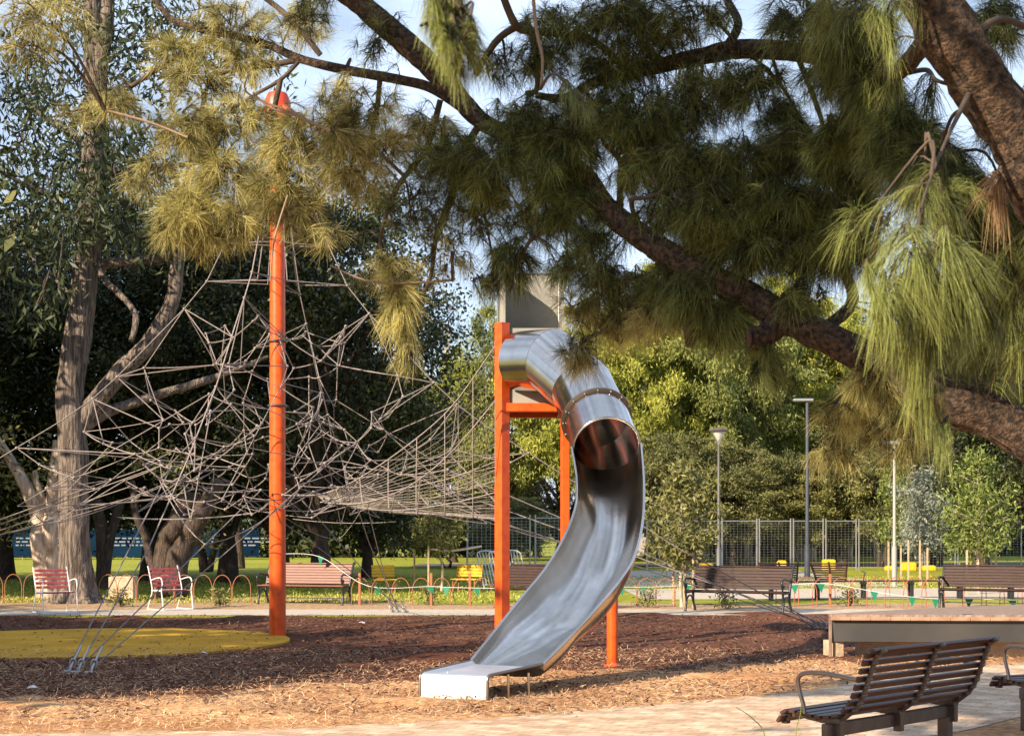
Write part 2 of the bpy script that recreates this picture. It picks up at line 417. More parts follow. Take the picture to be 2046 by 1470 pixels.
# chips and fallen needles: nobody could count them
def scatter_chips(n, ylo, yhi, L, W, name, m, seed, label, power=1.0):
    g = np.random.default_rng(seed)
    Y = ylo + (yhi-ylo)*g.uniform(0, 1, n)**power; X = (g.uniform(-1.05, 1.05, n))*1023/FPX*Y
    f = frl(X); keep = (Y > f + .02) | ((Y > f - .45) & (g.uniform(0,1,n) < .22*np.clip((Y-f+.45)/.45, 0, 1)))
    if 'mulch' in name: keep &= ~((((X+6.3)**2 + (Y-22.1)**2) < 3.25**2) & (g.uniform(0,1,n) < .90))
    X, Y = X[keep], Y[keep]; n = len(X)
    th = g.uniform(0, 6.283, n); ph = g.normal(0, .28, n)
    a = np.stack([np.cos(th)*np.cos(ph), np.sin(th)*np.cos(ph), np.sin(ph)], 1)
    b = unit(np.cross(a, np.stack([g.normal(0,.35,n), g.normal(0,.35,n), np.ones(n)], 1)))
    Ls = L*g.uniform(.4, 1.5, n); Ws = W*g.uniform(.5, 1.4, n)
    c = np.stack([X, Y, g.uniform(.03, .05, n)], 1); c[:, 2] += np.abs(a[:, 2])*Ls/2
    V = np.stack([c-a*Ls[:,None]/2-b*Ws[:,None]/2, c+a*Ls[:,None]/2-b*Ws[:,None]/2, c+a*Ls[:,None]/2+b*Ws[:,None]/2, c-a*Ls[:,None]/2+b*Ws[:,None]/2], 1).reshape(-1,3)
    o = link(name, fastmesh(name, V, np.arange(4*n).reshape(n,4), g.uniform(0,1,n)), m); tag(o, label, kind='stuff')
M['chip'] = mat('bark_chip', (.030,.013,.009), .9, tint=True, col2=(.21,.115,.075))
M['straw'] = mat('fallen_needle', (.30,.13,.06), .9, tint=True, col2=(.78,.55,.33))
scatter_chips(24000, 13, 29, .05, .016, 'mulch_chips', M['chip'], 5, 'loose bark chips lying over the play area mulch')
scatter_chips(42000, 11.5, 20.5, .065, .0042, 'fallen_needles', M['straw'], 6, 'fallen tan needles strewn along the front of the mulch', power=1.3)

# yellow rubber disc
cy = MB(); n = 96; cxy = (-3.75, 21.9); rr = 3.05
ring = [(cxy[0]+rr*math.cos(2*math.pi*i/n)*1.0, cxy[1]+rr*math.sin(2*math.pi*i/n)) for i in range(n)]
# photo: the disc reaches the mast and runs out of frame on the left
ctr = (-6.3, 22.1)
ring = [(ctr[0]+3.0*math.cos(2*math.pi*i/n), ctr[1]+3.0*math.sin(2*math.pi*i/n)) for i in range(n)]
cy.add([(x, y, .034) for x, y in ring] + [(x, y, 0) for x, y in ring], [tuple(range(n))] + [(i, n+i, n+(i+1)%n, (i+1)%n) for i in range(n)])
tag(obj('rubber_surface_ground', cy, M['rubber']), kind='structure')

# far path and dirt strip behind the mulch
sheet('path', [(-60,29.3),(60,29.9),(60,32.3),(-60,31.6)], .008, M['path'])
def strip(name, xs, f0, f1, z, m):
    A = np.array([[(x, f0(x)*(1-t)+f1(x)*t, z) for x in xs] for t in np.linspace(0,1,5)])
    tag(obj(name, MB().grid(A), m), kind='structure')
strip('dirt_ground', np.linspace(-60,60,200), lambda x: 31.3+.15*math.sin(x*1.7), lambda x: (38.5 if x < -2.5 else 34.6)+.5*math.sin(x*.9)+.3*math.sin(x*2.7), .004, M['dirt'])
# concrete forecourt behind the fence on the right
A = np.array([[(x, y+.08*(x-2), .012) for x in np.linspace(3.2, 60, 40)] for y in (36.5, 38, 40, 43.5)])
tag(obj('pavement_forecourt', MB().grid(A), M['path']), kind='structure')
A = np.array([[(x, y, .010) for x in np.linspace(1.5, 12.5, 12)] for y in (46, 52, 60, 66)])
tag(obj('pavement_plaza', MB().grid(A), M['path']), kind='structure')
# road far away between the trees
sheet('road', [(-5,74),(80,80),(80,88),(-5,81)], .012, mat('asphalt', (.05,.05,.05), .9, noise=3, col2=(.09,.085,.08)))

# front brick paving
def brick_mat():
    m = bpy.data.materials.new('brick_paving'); m.use_nodes = True
    N, L = m.node_tree.nodes, m.node_tree.links; b = N['Principled BSDF']; b.inputs['Roughness'].default_value = .85
    t = N.new('ShaderNodeTexCoord'); mpp = N.new('ShaderNodeMapping'); mpp.inputs['Rotation'].default_value = (0,0,R(28)); L.new(t.outputs['Object'], mpp.inputs['Vector'])
    br = N.new('ShaderNodeTexBrick'); br.inputs['Scale'].default_value = 1.0; br.inputs['Brick Width'].default_value = .23; br.inputs['Row Height'].default_value = .115
    br.inputs['Mortar Size'].default_value = .006; br.inputs['Color1'].default_value = (.52,.36,.24,1); br.inputs['Color2'].default_value = (.66,.53,.39,1); br.inputs['Mortar'].default_value = (.34,.26,.19,1)
    L.new(mpp.outputs[0], br.inputs['Vector'])
    n = N.new('ShaderNodeTexNoise'); n.inputs['Scale'].default_value = 4; n.inputs['Detail'].default_value = 8; L.new(t.outputs['Object'], n.inputs['Vector'])
    r = N.new('ShaderNodeValToRGB'); r.color_ramp.elements[0].position=.42; r.color_ramp.elements[1].position=.6; r.color_ramp.elements[0].color=(.72,.66,.6,1); L.new(n.outputs['Fac'], r.inputs['Fac'])
    mxx = N.new('ShaderNodeMix'); mxx.data_type='RGBA'; mxx.blend_type='MULTIPLY'; mxx.inputs['Factor'].default_value=1
    L.new(br.outputs['Color'], mxx.inputs['A']); L.new(r.outputs['Color'], mxx.inputs['B']); L.new(mxx.outputs['Result'], b.inputs['Base Color'])
    bp = N.new('ShaderNodeBump'); bp.inputs['Strength'].default_value=.5; bp.inputs['Distance'].default_value=.01; L.new(br.outputs['Fac'], bp.inputs['Height']); bp.invert=True; L.new(bp.outputs[0], b.inputs['Normal'])
    return m
xs = np.linspace(-16, 16, 120)
nearf = lambda x: np.interp(x, [-16,0,2,3.67,4.3,6,16], [6.5,9.0,10.7,12.15,12.9,15.1,22.5])
A = np.array([[(x, nearf(x)*(1-t)+(frl(x)+.10+.03*math.sin(x*9)+.02*math.sin(x*23))*t, .016) for x in xs] for t in np.linspace(0,1,6)])
tag(obj('pavement', MB().grid(A), brick_mat()), kind='structure')
# litter-covered ground in front of the paving (under the camera)
A = np.array([[(x, -8*(1-t)+(nearf(x)+.03)*t, .010+.02*math.sin(t*3.1)) for x in xs] for t in np.linspace(0,1,10)])
tag(obj('front_mulch_ground', MB().grid(A), M['sunlit_litter']), kind='structure')

# ---------------------------------------------------------------- climbing net
mast = np.array([(554.5-CX)*23.4/FPX, 23.4, 0.0])
net = thing('climbing_net', 'tall pyramid rope climbing net strung from a single orange mast', 'climbing net', mast)
mb = MB(); prof = [(.13,0),(.13,1.2),(.125,3.6),(.118,6),(.11,8.1)]
mb.lathe((0,0,0), prof, 20); obj('mast', mb, M['orange'], net, smooth=40)
mb = MB(); mb.lathe((0,0,0), [(.16,7.98),(.21,8.02),(.215,8.12),(.20,8.34),(.15,8.46),(.05,8.50)], 16)
for k in range(6):
    a = k*math.pi/3+.2; c, s = math.cos(a), math.sin(a)
    mb.bar((c*.10, s*.10, 8.32), (c*.30, s*.30, 8.14), .09, .03, bev=.008); mb.bar((c*.29, s*.29, 8.17), (c*.30, s*.30, 8.02), .08, .05, up=(c,s,0), bev=.008)
obj('mast_cap', mb, mat('red_cap_paint', (.55,.05,.015), .4), net, smooth=40)
for z in (4.6, 3.6):
    mb = MB(); mb.tube([(.143*math.cos(a), .143*math.sin(a), z) for a in np.linspace(0, 2*math.pi, 20, endpoint=False)], .018, 6, closed=True)
    obj('rope_collar', mb, M['steel_dark'], net, smooth=40)
anch = {0: (-8.55, -1.7), 1: (-1.30, -6.35), 2: (8.85, 1.45), 3: (1.35, 7.1)}
anch = {k: np.array([v[0], v[1], .05]) for k, v in anch.items()}
zr = np.array([(8.25,.12),(7.2,.36),(6.1,.80),(5.5,1.08),(5.07,1.42),(4.0,2.42),(3.66,2.78),(3.33,3.22),(2.6,4.35),(1.4,6.2),(.05,8.7)])
def prof_r(z, k):
    L = np.linalg.norm(anch[k][:2]); r = np.interp(-z, -zr[:,0], zr[:,1]); return r*(L/8.7)**(np.clip((r-1)/4, 0, 1))
def corner(z, k):
    d = anch[k][:2]/np.linalg.norm(anch[k][:2]); r = prof_r(z, k); return np.array([d[0]*r, d[1]*r, z])
ropes = MB(); RR = .0080; knots = MB()
def rope(a, b, r=RR, sag=0.0):
    a = np.asarray(a); b = np.asarray(b)
    if sag: pts = [a*(1-t)+b*t - np.array([0,0,sag*4*t*(1-t)]) for t in np.linspace(0,1,6)]
    else: pts = [a, b]
    ropes.tube(pts, r, 5, cap=False)
def knot(p): knots.lathe(p - np.array([0,0,.02]), [(.012,0),(.024,.012),(.024,.03),(.012,.042)], 6)
zl = [8.25,7.2,6.6,6.1,5.5,5.07,4.55,4.0,3.66,3.33,2.6,1.4,.05]
for k in range(4):
    ropes.tube([corner(z, k) for z in zl], RR*1.15, 6, cap=False)
g = np.random.default_rng(21)
# upper star webs
for z in (6.6, 6.1, 5.5):
    C = [corner(z, k) for k in range(4)]
    for k in range(4):
        a, b = C[k], C[(k+1) % 4]; mid = (a+b)/2*np.array([.42,.42,1]) + np.array([0,0,.02])
        rope(a, mid); rope(mid, b); knot(a)
        if z < 6.4: rope(mid, (corner(z+.55, k)+corner(z+.55, (k+1)%4))/2*np.array([.42,.42,1]))
        rope(a, np.array([0,0,z+.05])*1.0 + unit(a*np.array([1,1,0]))*.12)
# interior lattice: a graph of joints pruned to open polygons
levels = [5.0, 4.5, 4.0, 3.55, 3.15, 2.8, 2.5, 2.25, 2.0]
NA = 12; NI = 4
def node(l, i, j):
    z = levels[l]; fr_ = (i+1)/NI; a = (j + .5*((l+i) % 2)) % NA
    k = int(a // 3) % 4; t = (a % 3)/3.0
    c0, c1 = corner(z, k), corner(z, (k+1) % 4)
    lim = (9, 9, 9, 3.0, 3.4, 3.6, 3.7, 3.5, 3.0)[l]
    for c in (c0, c1):
        r = np.linalg.norm(c[:2])
        if r > lim: c[:2] *= lim/r
    p = c0*(1-t)+c1*t
    conc = 1 - (.42 if l < 3 else .26)*math.sin(math.pi*t)
    gg = np.random.default_rng(1000*l+100*i+int(a*2))
    dish = (-.15, -.2, -.25, -.15, .0, .1, .2, .3, .4)[l]*fr_**2
    return np.array([p[0]*fr_*conc, p[1]*fr_*conc, z - .18 + dish]) + gg.normal(0, .11, 3)*np.array([1,1,.8])
ids = [(l,i,j) for l in range(len(levels)) for i in range(NI) for j in range(NA) if i > 0 and not (i == 1 and (j % 2 or l < 3)) and not (i == 2 and l < 2 and j % 2)]
pos = {q: node(*q) for q in ids}; E_ = set()
for q in ids:
    d_ = sorted((np.linalg.norm(pos[q]-pos[o]), o) for o in ids if o != q and abs(o[0]-q[0]) <= 1)
    for dd_, o in d_[:5]:
        if dd_ < 1.8: E_.add(tuple(sorted((q, o))))
E_ = list(E_); E_.sort(key=lambda e: -np.linalg.norm(pos[e[0]]-pos[e[1]])*g.uniform(.5,1.5)); deg = {q: 0 for q in ids}
for a, b in E_: deg[a] += 1; deg[b] += 1
keepE = []
for a, b in E_:
    if deg[a] > 3 and deg[b] > 3 and g.random() < .78: deg[a] -= 1; deg[b] -= 1
    else: keepE.append((a, b))
for a, b in keepE: rope(pos[a], pos[b], sag=.015)
for q in ids: knot(pos[q])
# cables that fan from the corner cables into the lattice
for k in range(4):
    for z, ls in ((5.07,(0,1)), (4.0,(1,2)), (3.66,(3,4)), (2.9,(5,))):
        c = corner(z, k); knot(c)
        for l in ls: rope(c, node(l, 3, 3*k))
        rope(c, node(ls[0], 3, 3*k+1)); rope(c, node(ls[-1], 3, 3*k-1))
# long taut ropes that cross the web from its low rim towards the mast
for k in range(4):
    d_ = anch[k]/np.linalg.norm(anch[k]); side = np.array([-d_[1], d_[0], 0])
    for q in (1, 3, 5):
        st = d_*(3.3+.25*(q % 3)) + side*(q-3)*.32 + np.array([0,0,1.75+.12*(q % 3)]); l_ = 2+(q*2) % 5
        rope(st, node(l_, 2, 3*k+(q % 3)-1)); rope(st, node(8, 3, 3*k + (1 if q > 3 else -1)), sag=.03)
    rope(d_*3.5+side*-.96+np.array([0,0,1.8]), d_*3.5+side*.96+np.array([0,0,1.85]), sag=.05)
# guys from the lower rim to the anchors
for k in range(4):
    a = anch[k]
    off = [np.array([0,0,0]), np.array([.16,-.05,0]), np.array([-.12,.08,0])]
    for q, (l, dj) in enumerate(((8,0),(6,1),(6,-1))): rope(node(l, 3, 3*k+dj), a + off[q % 3], r=RR*1.1)
    p = anch[k]*.35 + node(8, 3, 3*k)*.65; rope(p, node(7, 3, 3*k+1), sag=.15); rope(p, node(7, 3, 3*k-1), sag=.12); knot(p)
ropes.add(np.concatenate(knots.v), knots.f)
obj('rope_net', ropes, M['rope'], net, smooth=60)
for k in range(4):
    mb = MB()
    for q in ((0,0),(.16,-.05),(-.12,.08)):
        b0 = anch[k] + np.array([q[0], q[1], -.05]); d = unit(np.array([0,0,1.7])+ (node(8,3,3*k)-anch[k])*np.array([.5,.5,.4]))
        mb.tube([b0, b0+d*.18], [.020,.013], 8); mb.tube([b0+d*.17+np.array([.035*math.cos(a), 0, .05*math.sin(a)]) for a in np.linspace(0,6.283,10,endpoint=False)], .010, 5, closed=True)
        mb.tube([b0+d*.22, b0+d*.42], [.014,.011], 8)
        mb.box(b0+np.array([0,0,.04]), (.10,.08,.025), bev=.006)
    obj('ground_anchor', mb, M['galv'], net, smooth=40)

# ---------------------------------------------------------------- slide tower
FY = 20.25
tower = thing('slide_tower', 'grey panelled platform on orange square posts above the steel slide', 'slide tower', (0,FY,0))
T0 = np.array([0,FY,0])
def part(name, mb, m, root, org, smooth=False): return obj(name, mb, m, root, org=org, smooth=smooth)
postL = P(1003.5, 648, FY); 
for (px, top, yy, wdt) in ((1003.5, 4.43, FY, .155), (1129, 3.42, FY+.05, .115), (1003.5+6, 4.3, FY+1.05, .10), (1130, 4.3, FY+1.05, .10)):
    mb = MB(); x = (px-CX)*yy/FPX
    mb.box((x, yy, top/2), (wdt, wdt, top), rz=R(38) if wdt > .15 else R(8), bev=.012); mb.box((x, yy, top+.006), (wdt*.96, wdt*.96, .02), rz=R(38) if wdt > .15 else R(20))
    part('post', mb, M['orange'], tower, T0)
zb = EYE+(HY-814)*FY/FPX
mb = MB(); mb.box((.28, FY+.0, zb), (.80,.11,.115), bev=.008); mb.box((.30, FY+1.05, zb), (.80,.11,.115), bev=.008)
mb.box((-.10,FY+.52,zb),(.09,1.0,.11)); mb.box((.68,FY+.52,zb),(.09,1.0,.11))
part('beam', mb, M['orange'], tower, T0)
# front panel with the tube mouth hole (below) and tall back panel with rounded corners
tc0 = np.array([(1058-CX)*FY/FPX, FY, EYE+(HY-722)*FY/FPX])      # tube centre at the panel
mb = MB(); W2, z0, z1 = (.62, zb+.06, EYE+(HY-655)*FY/FPX)
xl, xr = -.06, .70; n = 40; ri = .40
inner = [(tc0[0]+ri*math.cos(a), tc0[2]+ri*math.sin(a)) for a in np.linspace(0, 2*math.pi, n, endpoint=False)]
def sq(a):
    c, s = math.cos(a), math.sin(a); k = 1e9
    if c > 1e-6: k = min(k, (xr-tc0[0])/c)
    if c < -1e-6: k = min(k, (xl-tc0[0])/c)
    if s > 1e-6: k = min(k, (z1-tc0[2])/s)
    if s < -1e-6: k = min(k, (z0-tc0[2])/s)
    return (tc0[0]+k*c, tc0[2]+k*s)
ang = np.linspace(0, 2*math.pi, n, endpoint=False); outer = [sq(a) for a in ang]
outer = [(max(xl, min(xr, a)), b) for a, b in outer]
V = []; 
for y in (FY+.02, FY+.05): V += [(a, y, b) for a, b in inner] + [(a, y, b) for a, b in outer]
F = []
for i in range(n):
    j = (i+1) % n; F += [(i, j, n+j, n+i), (2*n+j, 2*n+i, 3*n+i, 3*n+j), (n+i, n+j, 3*n+j, 3*n+i), (j, i, 2*n+i, 2*n+j)]
mb.add(V, F); part('front_panel', mb, M['grey_panel'], tower, T0)
def rounded_panel(x0, x1, z0, z1, y, r=.14, th=.03, rot=0):
    pts = [(x0,z0)] + [(x0+r-r*math.cos(a), z1-r+r*math.sin(a)) for a in np.linspace(0, math.pi/2, 8)] + [(x1-r+r*math.sin(a), z1-r+r*math.cos(a)) for a in np.linspace(0, math.pi/2, 8)] + [(x1,z0)]
    n = len(pts); V = [(a, y, b) for a, b in pts] + [(a, y+th, b) for a, b in pts]
    return V, [tuple(range(n)), tuple(range(n, 2*n))[::-1]] + [(i, n+i, n+(i+1)%n, (i+1)%n) for i in range(n)]
zt = EYE+(HY-547)*21.2/FPX
mb = MB(); mb.add(*rounded_panel(-.20, .66, zb+.06, zt, 21.2)); part('back_panel', mb, M['grey_panel'], tower, T0)
mb = MB(); Vr, _f = rounded_panel(-.20, .66, zb+.06, zt, 21.195); mb.tube([np.array(v) for v in Vr[:len(Vr)//2]], .013, 6); part('panel_rim', mb, M['galv'], tower, T0, smooth=60)
mb = MB()
V, F = rounded_panel(0, .82, zb+.06, zt-.02, 0, r=.16); V = [(-.10-.02+b_*0-.0, FY+.16+a, c) for a, b_, c in V]; V = [(x + (.03 if i >= len(V)//2 else 0), y, z) for i, (x, y, z) in enumerate(V)]
mb.add(V, F); part('side_panel', mb, M['grey_panel'], tower, T0)
mb = MB(); V = [(x+.80, y, z) for x, y, z in V]; mb.add(V, F); part('side_panel', mb, M['grey_panel'], tower, T0)
mb = MB(); mb.box((.28,FY+.53,zb+.075),(.72,.90,.035)); part('deck', mb, M['steel_dark'], tower, T0)

# ---------------------------------------------------------------- slide
def steel_mat():
    m = bpy.data.materials.new('stainless_steel'); m.use_nodes = True
    N, L = m.node_tree.nodes, m.node_tree.links; b = N['Principled BSDF']
    b.inputs['Metallic'].default_value = 1; b.inputs['Base Color'].default_value = (.62,.60,.58,1)
    t = N.new('ShaderNodeTexCoord'); 
    n = N.new('ShaderNodeTexNoise'); n.inputs['Scale'].default_value = 3.0; n.inputs['Detail'].default_value = 7; L.new(t.outputs['Object'], n.inputs['Vector'])
    r = N.new('ShaderNodeMapRange'); r.inputs['To Min'].default_value = .10; r.inputs['To Max'].default_value = .22; L.new(n.outputs['Fac'], r.inputs['Value']); L.new(r.outputs[0], b.inputs['Roughness'])
    mpp = N.new('ShaderNodeMapping'); mpp.inputs['Scale'].default_value = (3,3,60); L.new(t.outputs['Object'], mpp.inputs['Vector'])
    n2 = N.new('ShaderNodeTexNoise'); n2.inputs['Scale'].default_value = 4; n2.inputs['Detail'].default_value = 4; L.new(mpp.outputs[0], n2.inputs['Vector'])
    bp = N.new('ShaderNodeBump'); bp.inputs['Strength'].default_value = .05; bp.inputs['Distance'].default_value = .01; L.new(n2.outputs['Fac'], bp.inputs['Height']); L.new(bp.outputs[0], b.inputs['Normal'])
    r2 = N.new('ShaderNodeValToRGB'); r2.color_ramp.elements[0].color = (.50,.46,.42,1); r2.color_ramp.elements[1].color = (.72,.68,.63,1); r2.color_ramp.elements[0].position=.3; r2.color_ramp.elements[1].position=.75
    n3 = N.new('ShaderNodeTexNoise'); n3.inputs['Scale'].default_value = 1.7; n3.inputs['Detail'].default_value = 8; n3.inputs['Roughness'].default_value=.65; L.new(t.outputs['Object'], n3.inputs['Vector'])
    L.new(n3.outputs['Fac'], r2.inputs['Fac']); L.new(r2.outputs['Color'], b.inputs['Base Color'])
    return m
M['steel'] = steel_mat()
M['steel_sunlit'] = mat('sunlit_exit_steel', (.78,.77,.76), .42, metal=1.0, noise=5, col2=(.86,.85,.84))  # paler, rougher steel; the sun's glare on the exit put into its colour
M['seam'] = mat('weld_seam', (.22,.19,.17), .4, metal=.9)
S0 = np.array([0.9, 17.0, 0])
slide = thing('tube_slide', 'curving stainless steel tube slide opening into a trough with bright flat exit', 'slide', S0)
# tube part: mitred segments like sheet metal
TR = .405
tp = [P(1043,722,20.3), P(1100,720,19.85), P(1163,775,19.35), P(1192,838,18.75), P(1211,893,18.15)]
def ringpts(c, t, r, n=48, up=(0,0,1)):
    t = unit(np.asarray(t, float)); x = unit(np.cross(t, np.array(up, float))); y = np.cross(x, t)
    a = np.linspace(0, 2*math.pi, n, endpoint=False)
    return c + r*(np.cos(a)[:,None]*x + np.sin(a)[:,None]*y)
def mitre_rings(pts, r, n=48):
    """ring at each joint lies in the mitre plane"""
    pts = [np.array(p) for p in pts]; dirs = [unit(pts[i+1]-pts[i]) for i in range(len(pts)-1)]
    out = []; base = ringpts(pts[0], dirs[0], r, n)
    cur = base.copy(); out.append(cur)
    for i in range(1, len(pts)):
        nrm = unit(dirs[i-1] + dirs[i]) if i < len(pts)-1 else dirs[-1]
        d = dirs[i-1]
        tpar = ((pts[i] - cur) @ nrm) / (d @ nrm)
        cur = cur + tpar[:, None]*d; out.append(cur)
    return out
n = 48
TR0 = mitre_rings(tp, TR, n)
# last ring: the mouth, slanted
mouth = TR0[-1]
SUB = 5; mb = MB(); 
for i in range(len(TR0)-1):
    A_ = np.array([TR0[i]*(1-t)+TR0[i+1]*t for t in np.linspace(0,1,SUB)]); A_ = np.concatenate([A_, A_[:, :1]], 1)
    mb.grid(A_[:, ::-1], .006)
part('tube', mb, M['steel'], slide, S0, smooth=25)
mb = MB()
for i, s_ in ((1,1.0),(2,1.0)):
    c = TR0[i].mean(0); mb.tube([c+(p-c)*(1.006) for p in TR0[i]], .006, 5, closed=True)
part('weld_seam', mb, M['seam'], slide, S0, smooth=60)
# bolted flange at joint 3
def flange(ring, w_, th):
    c = ring.mean(0); t = unit(np.cross(ring[0]-c, ring[n//4]-c)); m_ = MB()
    o1 = c+(ring-c)*(1+w_/TR); i1 = c+(ring-c)*1.002
    V = np.concatenate([o1-t*th/2, o1+t*th/2, i1+t*th/2, i1-t*th/2]); F = []
    for j in range(n):
        k = (j+1) % n
        for q in range(4): F.append((q*n+j, q*n+k, ((q+1)%4)*n+k, ((q+1)%4)*n+j))
    m_.add(V, F); return m_, c, t
mb, c, t = flange(TR0[3], .045, .028); part('flange', mb, M['seam'], slide, S0, smooth=30)
for j in range(0, n, 3):
    p = c+(TR0[3][j]-c)*(1+.025/TR); mb = MB(); mb.lathe(p - t*.03, [(.011,0),(.011,.05),(.006,.056)], 6, axis=t); mb.lathe(p - t*.03, [(.006,-.006),(.011,0),(.011,.01)], 6, axis=t)
    part('bolt', mb, M['galv'], slide, S0)
# trough rails (left / right), depth measured in metres
Lr = [P(1143,893,18.05), P(1153,960,17.75), P(1150,1012,17.35), P(1126,1075,16.95), P(1088,1138,16.5), P(1045,1190,16.15), P(995,1252,15.75), P(940,1320,15.35)]
Rr = [P(1280,886,18.05), P(1286,960,17.5), P(1284,1038,17.0), P(1268,1108,16.5), P(1236,1162,16.0), P(1198,1207,15.7), P(1142,1268,15.35), P(1084,1326,15.0)]
Ls = spline(Lr, 6); Rs = spline(Rr, 6); K = len(Ls)
mid = (Ls+Rs)/2; Tn = unit(np.gradient(mid, axis=0)); 
NV = 25; A_ = []
for i in range(K):
    w_ = Rs[i]-Ls[i]; h_ = np.linalg.norm(w_)/2; nn = unit(np.cross(w_, Tn[i])); 
    if nn[2] < 0: nn = -nn
    s_ = i/(K-1); dep = h_*(1.0 if s_ < .68 else 1.0-.58*((s_-.68)/.32)**1.3)
    pw = 1.0
    row = []
    for a in np.linspace(0, math.pi, NV):
        e = 2.0 + 2.2*max(0, (s_-.82)/.18)        # flatter floor towards the exit
        cx_ = -np.sign(math.cos(a))*abs(math.cos(a))**(2/e); sy_ = abs(math.sin(a))**(2/e)
        row.append(mid[i] + w_/2*cx_ - nn*dep*sy_)
    A_.append(row)
A_ = np.array(A_)
mb = MB(); mb.grid(A_, -.006); part('trough', mb, M['steel'], slide, S0, smooth=50)
# joining sleeve between tube mouth and first trough section (lower half)
mb = MB(); c = mouth.mean(0)
low = np.array(sorted([p for p in mouth if True], key=lambda p: 0))
# match mouth lower half to trough start
t_ = unit(tp[-1]-tp[-2]); x_ = unit(np.cross(t_, np.array([0,0,1.]))); y_ = np.cross(x_, t_)
if x_[0] < 0: x_ = -x_
rowm = np.array([c - TR*math.cos(a)*x_ - TR*math.sin(a)*y_*(1 if y_[2] > 0 else -1) for a in np.linspace(0, math.pi, NV)])
q = np.array([rowm*(1-t)+A_[0]*t for t in np.linspace(0, 1, 4)])
q = np.concatenate([q[:1] + 0, q[1:]])
mb.grid(q, -.006); part('mouth_sleeve', mb, M['steel'], slide, S0, smooth=50)
mb = MB(); cc = mouth.mean(0); mb.tube([cc+(p-cc)*1.0 for p in mouth], .016, 8, closed=True); part('mouth_rim', mb, M['steel'], slide, S0, smooth=60)
mb = MB(); mb.tube(Ls, .017, 8); part('side_rail', mb, M['steel'], slide, S0, smooth=60)
mb = MB(); mb.tube(Rs, .017, 8); part('side_rail', mb, M['steel'], slide, S0, smooth=60)
# flat run-out with rounded nose
eL = np.array([-.895, 14.63, 0]); eR = np.array([-.235, 14.33, 0]); zE = .255
def run(a, e, m_off=0):
    d = unit((e-a)*np.array([1,1,0])); pts = [a]
    st = e + np.array([0,0,zE]); r_ = .055
    pts.append(st - d*r_)
    for t in np.linspace(.2, 1, 5): pts.append(st - d*r_ + d*r_*math.sin(t*math.pi/2) + np.array([0,0,-r_+r_*math.cos(t*math.pi/2)]))
    pts.append(np.array([st[0], st[1], 0.0])); return np.array(pts)
eLl, eRr = run(Ls[-1], eL), run(Rs[-1], eR)
sec = []
for i in range(len(eLl)):
    a, b = eLl[i], eRr[i]; dn = np.array([0,0,-.035]) if i < 2 else np.array([0,0,0])
    inw = (eLl[min(i, len(eLl)-1)]-eLl[0]); 
    sec.append([a, a*.97+b*.03, a*.93+b*.07+dn*.8] + [a*(1-t)+b*t+dn for t in np.linspace(.12,.88,8)] + [b*.93+a*.07+dn*.8, b*.97+a*.03, b])
mb = MB(); mb.grid(np.array(sec), -.005); part('exit_section', mb, M['steel_sunlit'], slide, S0, smooth=35)
# closure between trough end and run-out floor
last = A_[-1]; dn = np.array([0,0,-.03])
flat_ = np.array([last[0]*(1-t)+last[-1]*t + (dn if .05 < t < .95 else 0) for t in np.linspace(0,1,NV)])
mb = MB(); 
mb.grid(np.array([last, flat_+ unit((eL-last[0])*np.array([1,1,0]))*.02]), .004); part('end_lip', mb, M['steel'], slide, S0, smooth=35)
for rr_ in (eLl, eRr):
    mb = MB(); mb.tube(rr_, .017, 8); part('exit_rail', mb, M['seam'], slide, S0, smooth=60)
for (px, py0, py1) in ((1015.5, 1343, 1397), (1056, 1337, 1393)):
    for gq in (G(px, py1), G(px, py1) + (eL-eR)*.9):
        mb = MB(); mb.tube([gq - np.array([0,0,.05]), np.array([gq[0], gq[1], .245])], .014, 8)
        part('exit_leg', mb, M['steel'], slide, S0, smooth=60)
# round support posts
for (px, by, topz, r_) in ((1223.5, 1330, 1.62, .068),):
    g0 = G(px, by); mb = MB(); mb.tube([g0-np.array([0,0,.05]), np.array([g0[0], g0[1], topz])], r_, 16)
    mb.lathe((g0[0], g0[1], -.02), [(r_*1.0,0),(r_*1.5,.02),(r_*1.5,.035),(r_,.045)], 16)
    part('support_post', mb, M['orange'], slide, S0, smooth=40)

# fine mesh crawl net hung between the platform and the net
HN = thing('crawl_net', 'sagging fine mesh crawl net between rope pyramid and slide platform', 'crawl net', (-1.2,21.5,0)); HO = np.array([-1.2,21.5,0])
e0 = spline([P(990,690,20.6), P(900,815,21.3), P(800,900,21.9), P(700,965,22.5), P(632,990,22.9)], 8)
e1 = spline([P(990,1035,20.5), P(900,1028,21.0), P(800,1022,21.5), P(710,1012,22.2), P(645,1000,22.8)], 8)
e2 = spline([P(990,800,20.0), P(900,905,20.5), P(810,975,21.0), P(720,1005,21.8), P(640,1003,22.6)], 8)
nu = 44; nv = 44
def samp(c, k): 
    t = np.linspace(0, len(c)-1, k); i = np.clip(t.astype(int), 0, len(c)-2); f = (t-i)[:,None]; return c[i]*(1-f)+c[i+1]*f
E0, E1, E2 = samp(e0,nu), samp(e1,nu), samp(e2,nu)
S_ = []
for v in np.linspace(0,1,nv):
    w0, w1, w2 = (1-v)*(1-2*v) , 4*v*(1-v), v*(2*v-1)
    S_.append(E0*w0+E1*w1+E2*w2)
S_ = np.array(S_)
mb = MB()
for v in range(0, nv, 1): mb.tube(S_[v], .0042 if v < nv*.4 else .0020, 3, cap=False)
for u in range(0, nu, 3): mb.tube(S_[:, u], .0026, 3, cap=False)
part('mesh', mb, M['fine_net'], HN, HO)
mb = MB()
for c_ in (E0, E1, E2): mb.tube(c_, .011, 6)
for u in range(0, nu, 6): mb.tube(S_[:, u], .008, 5)
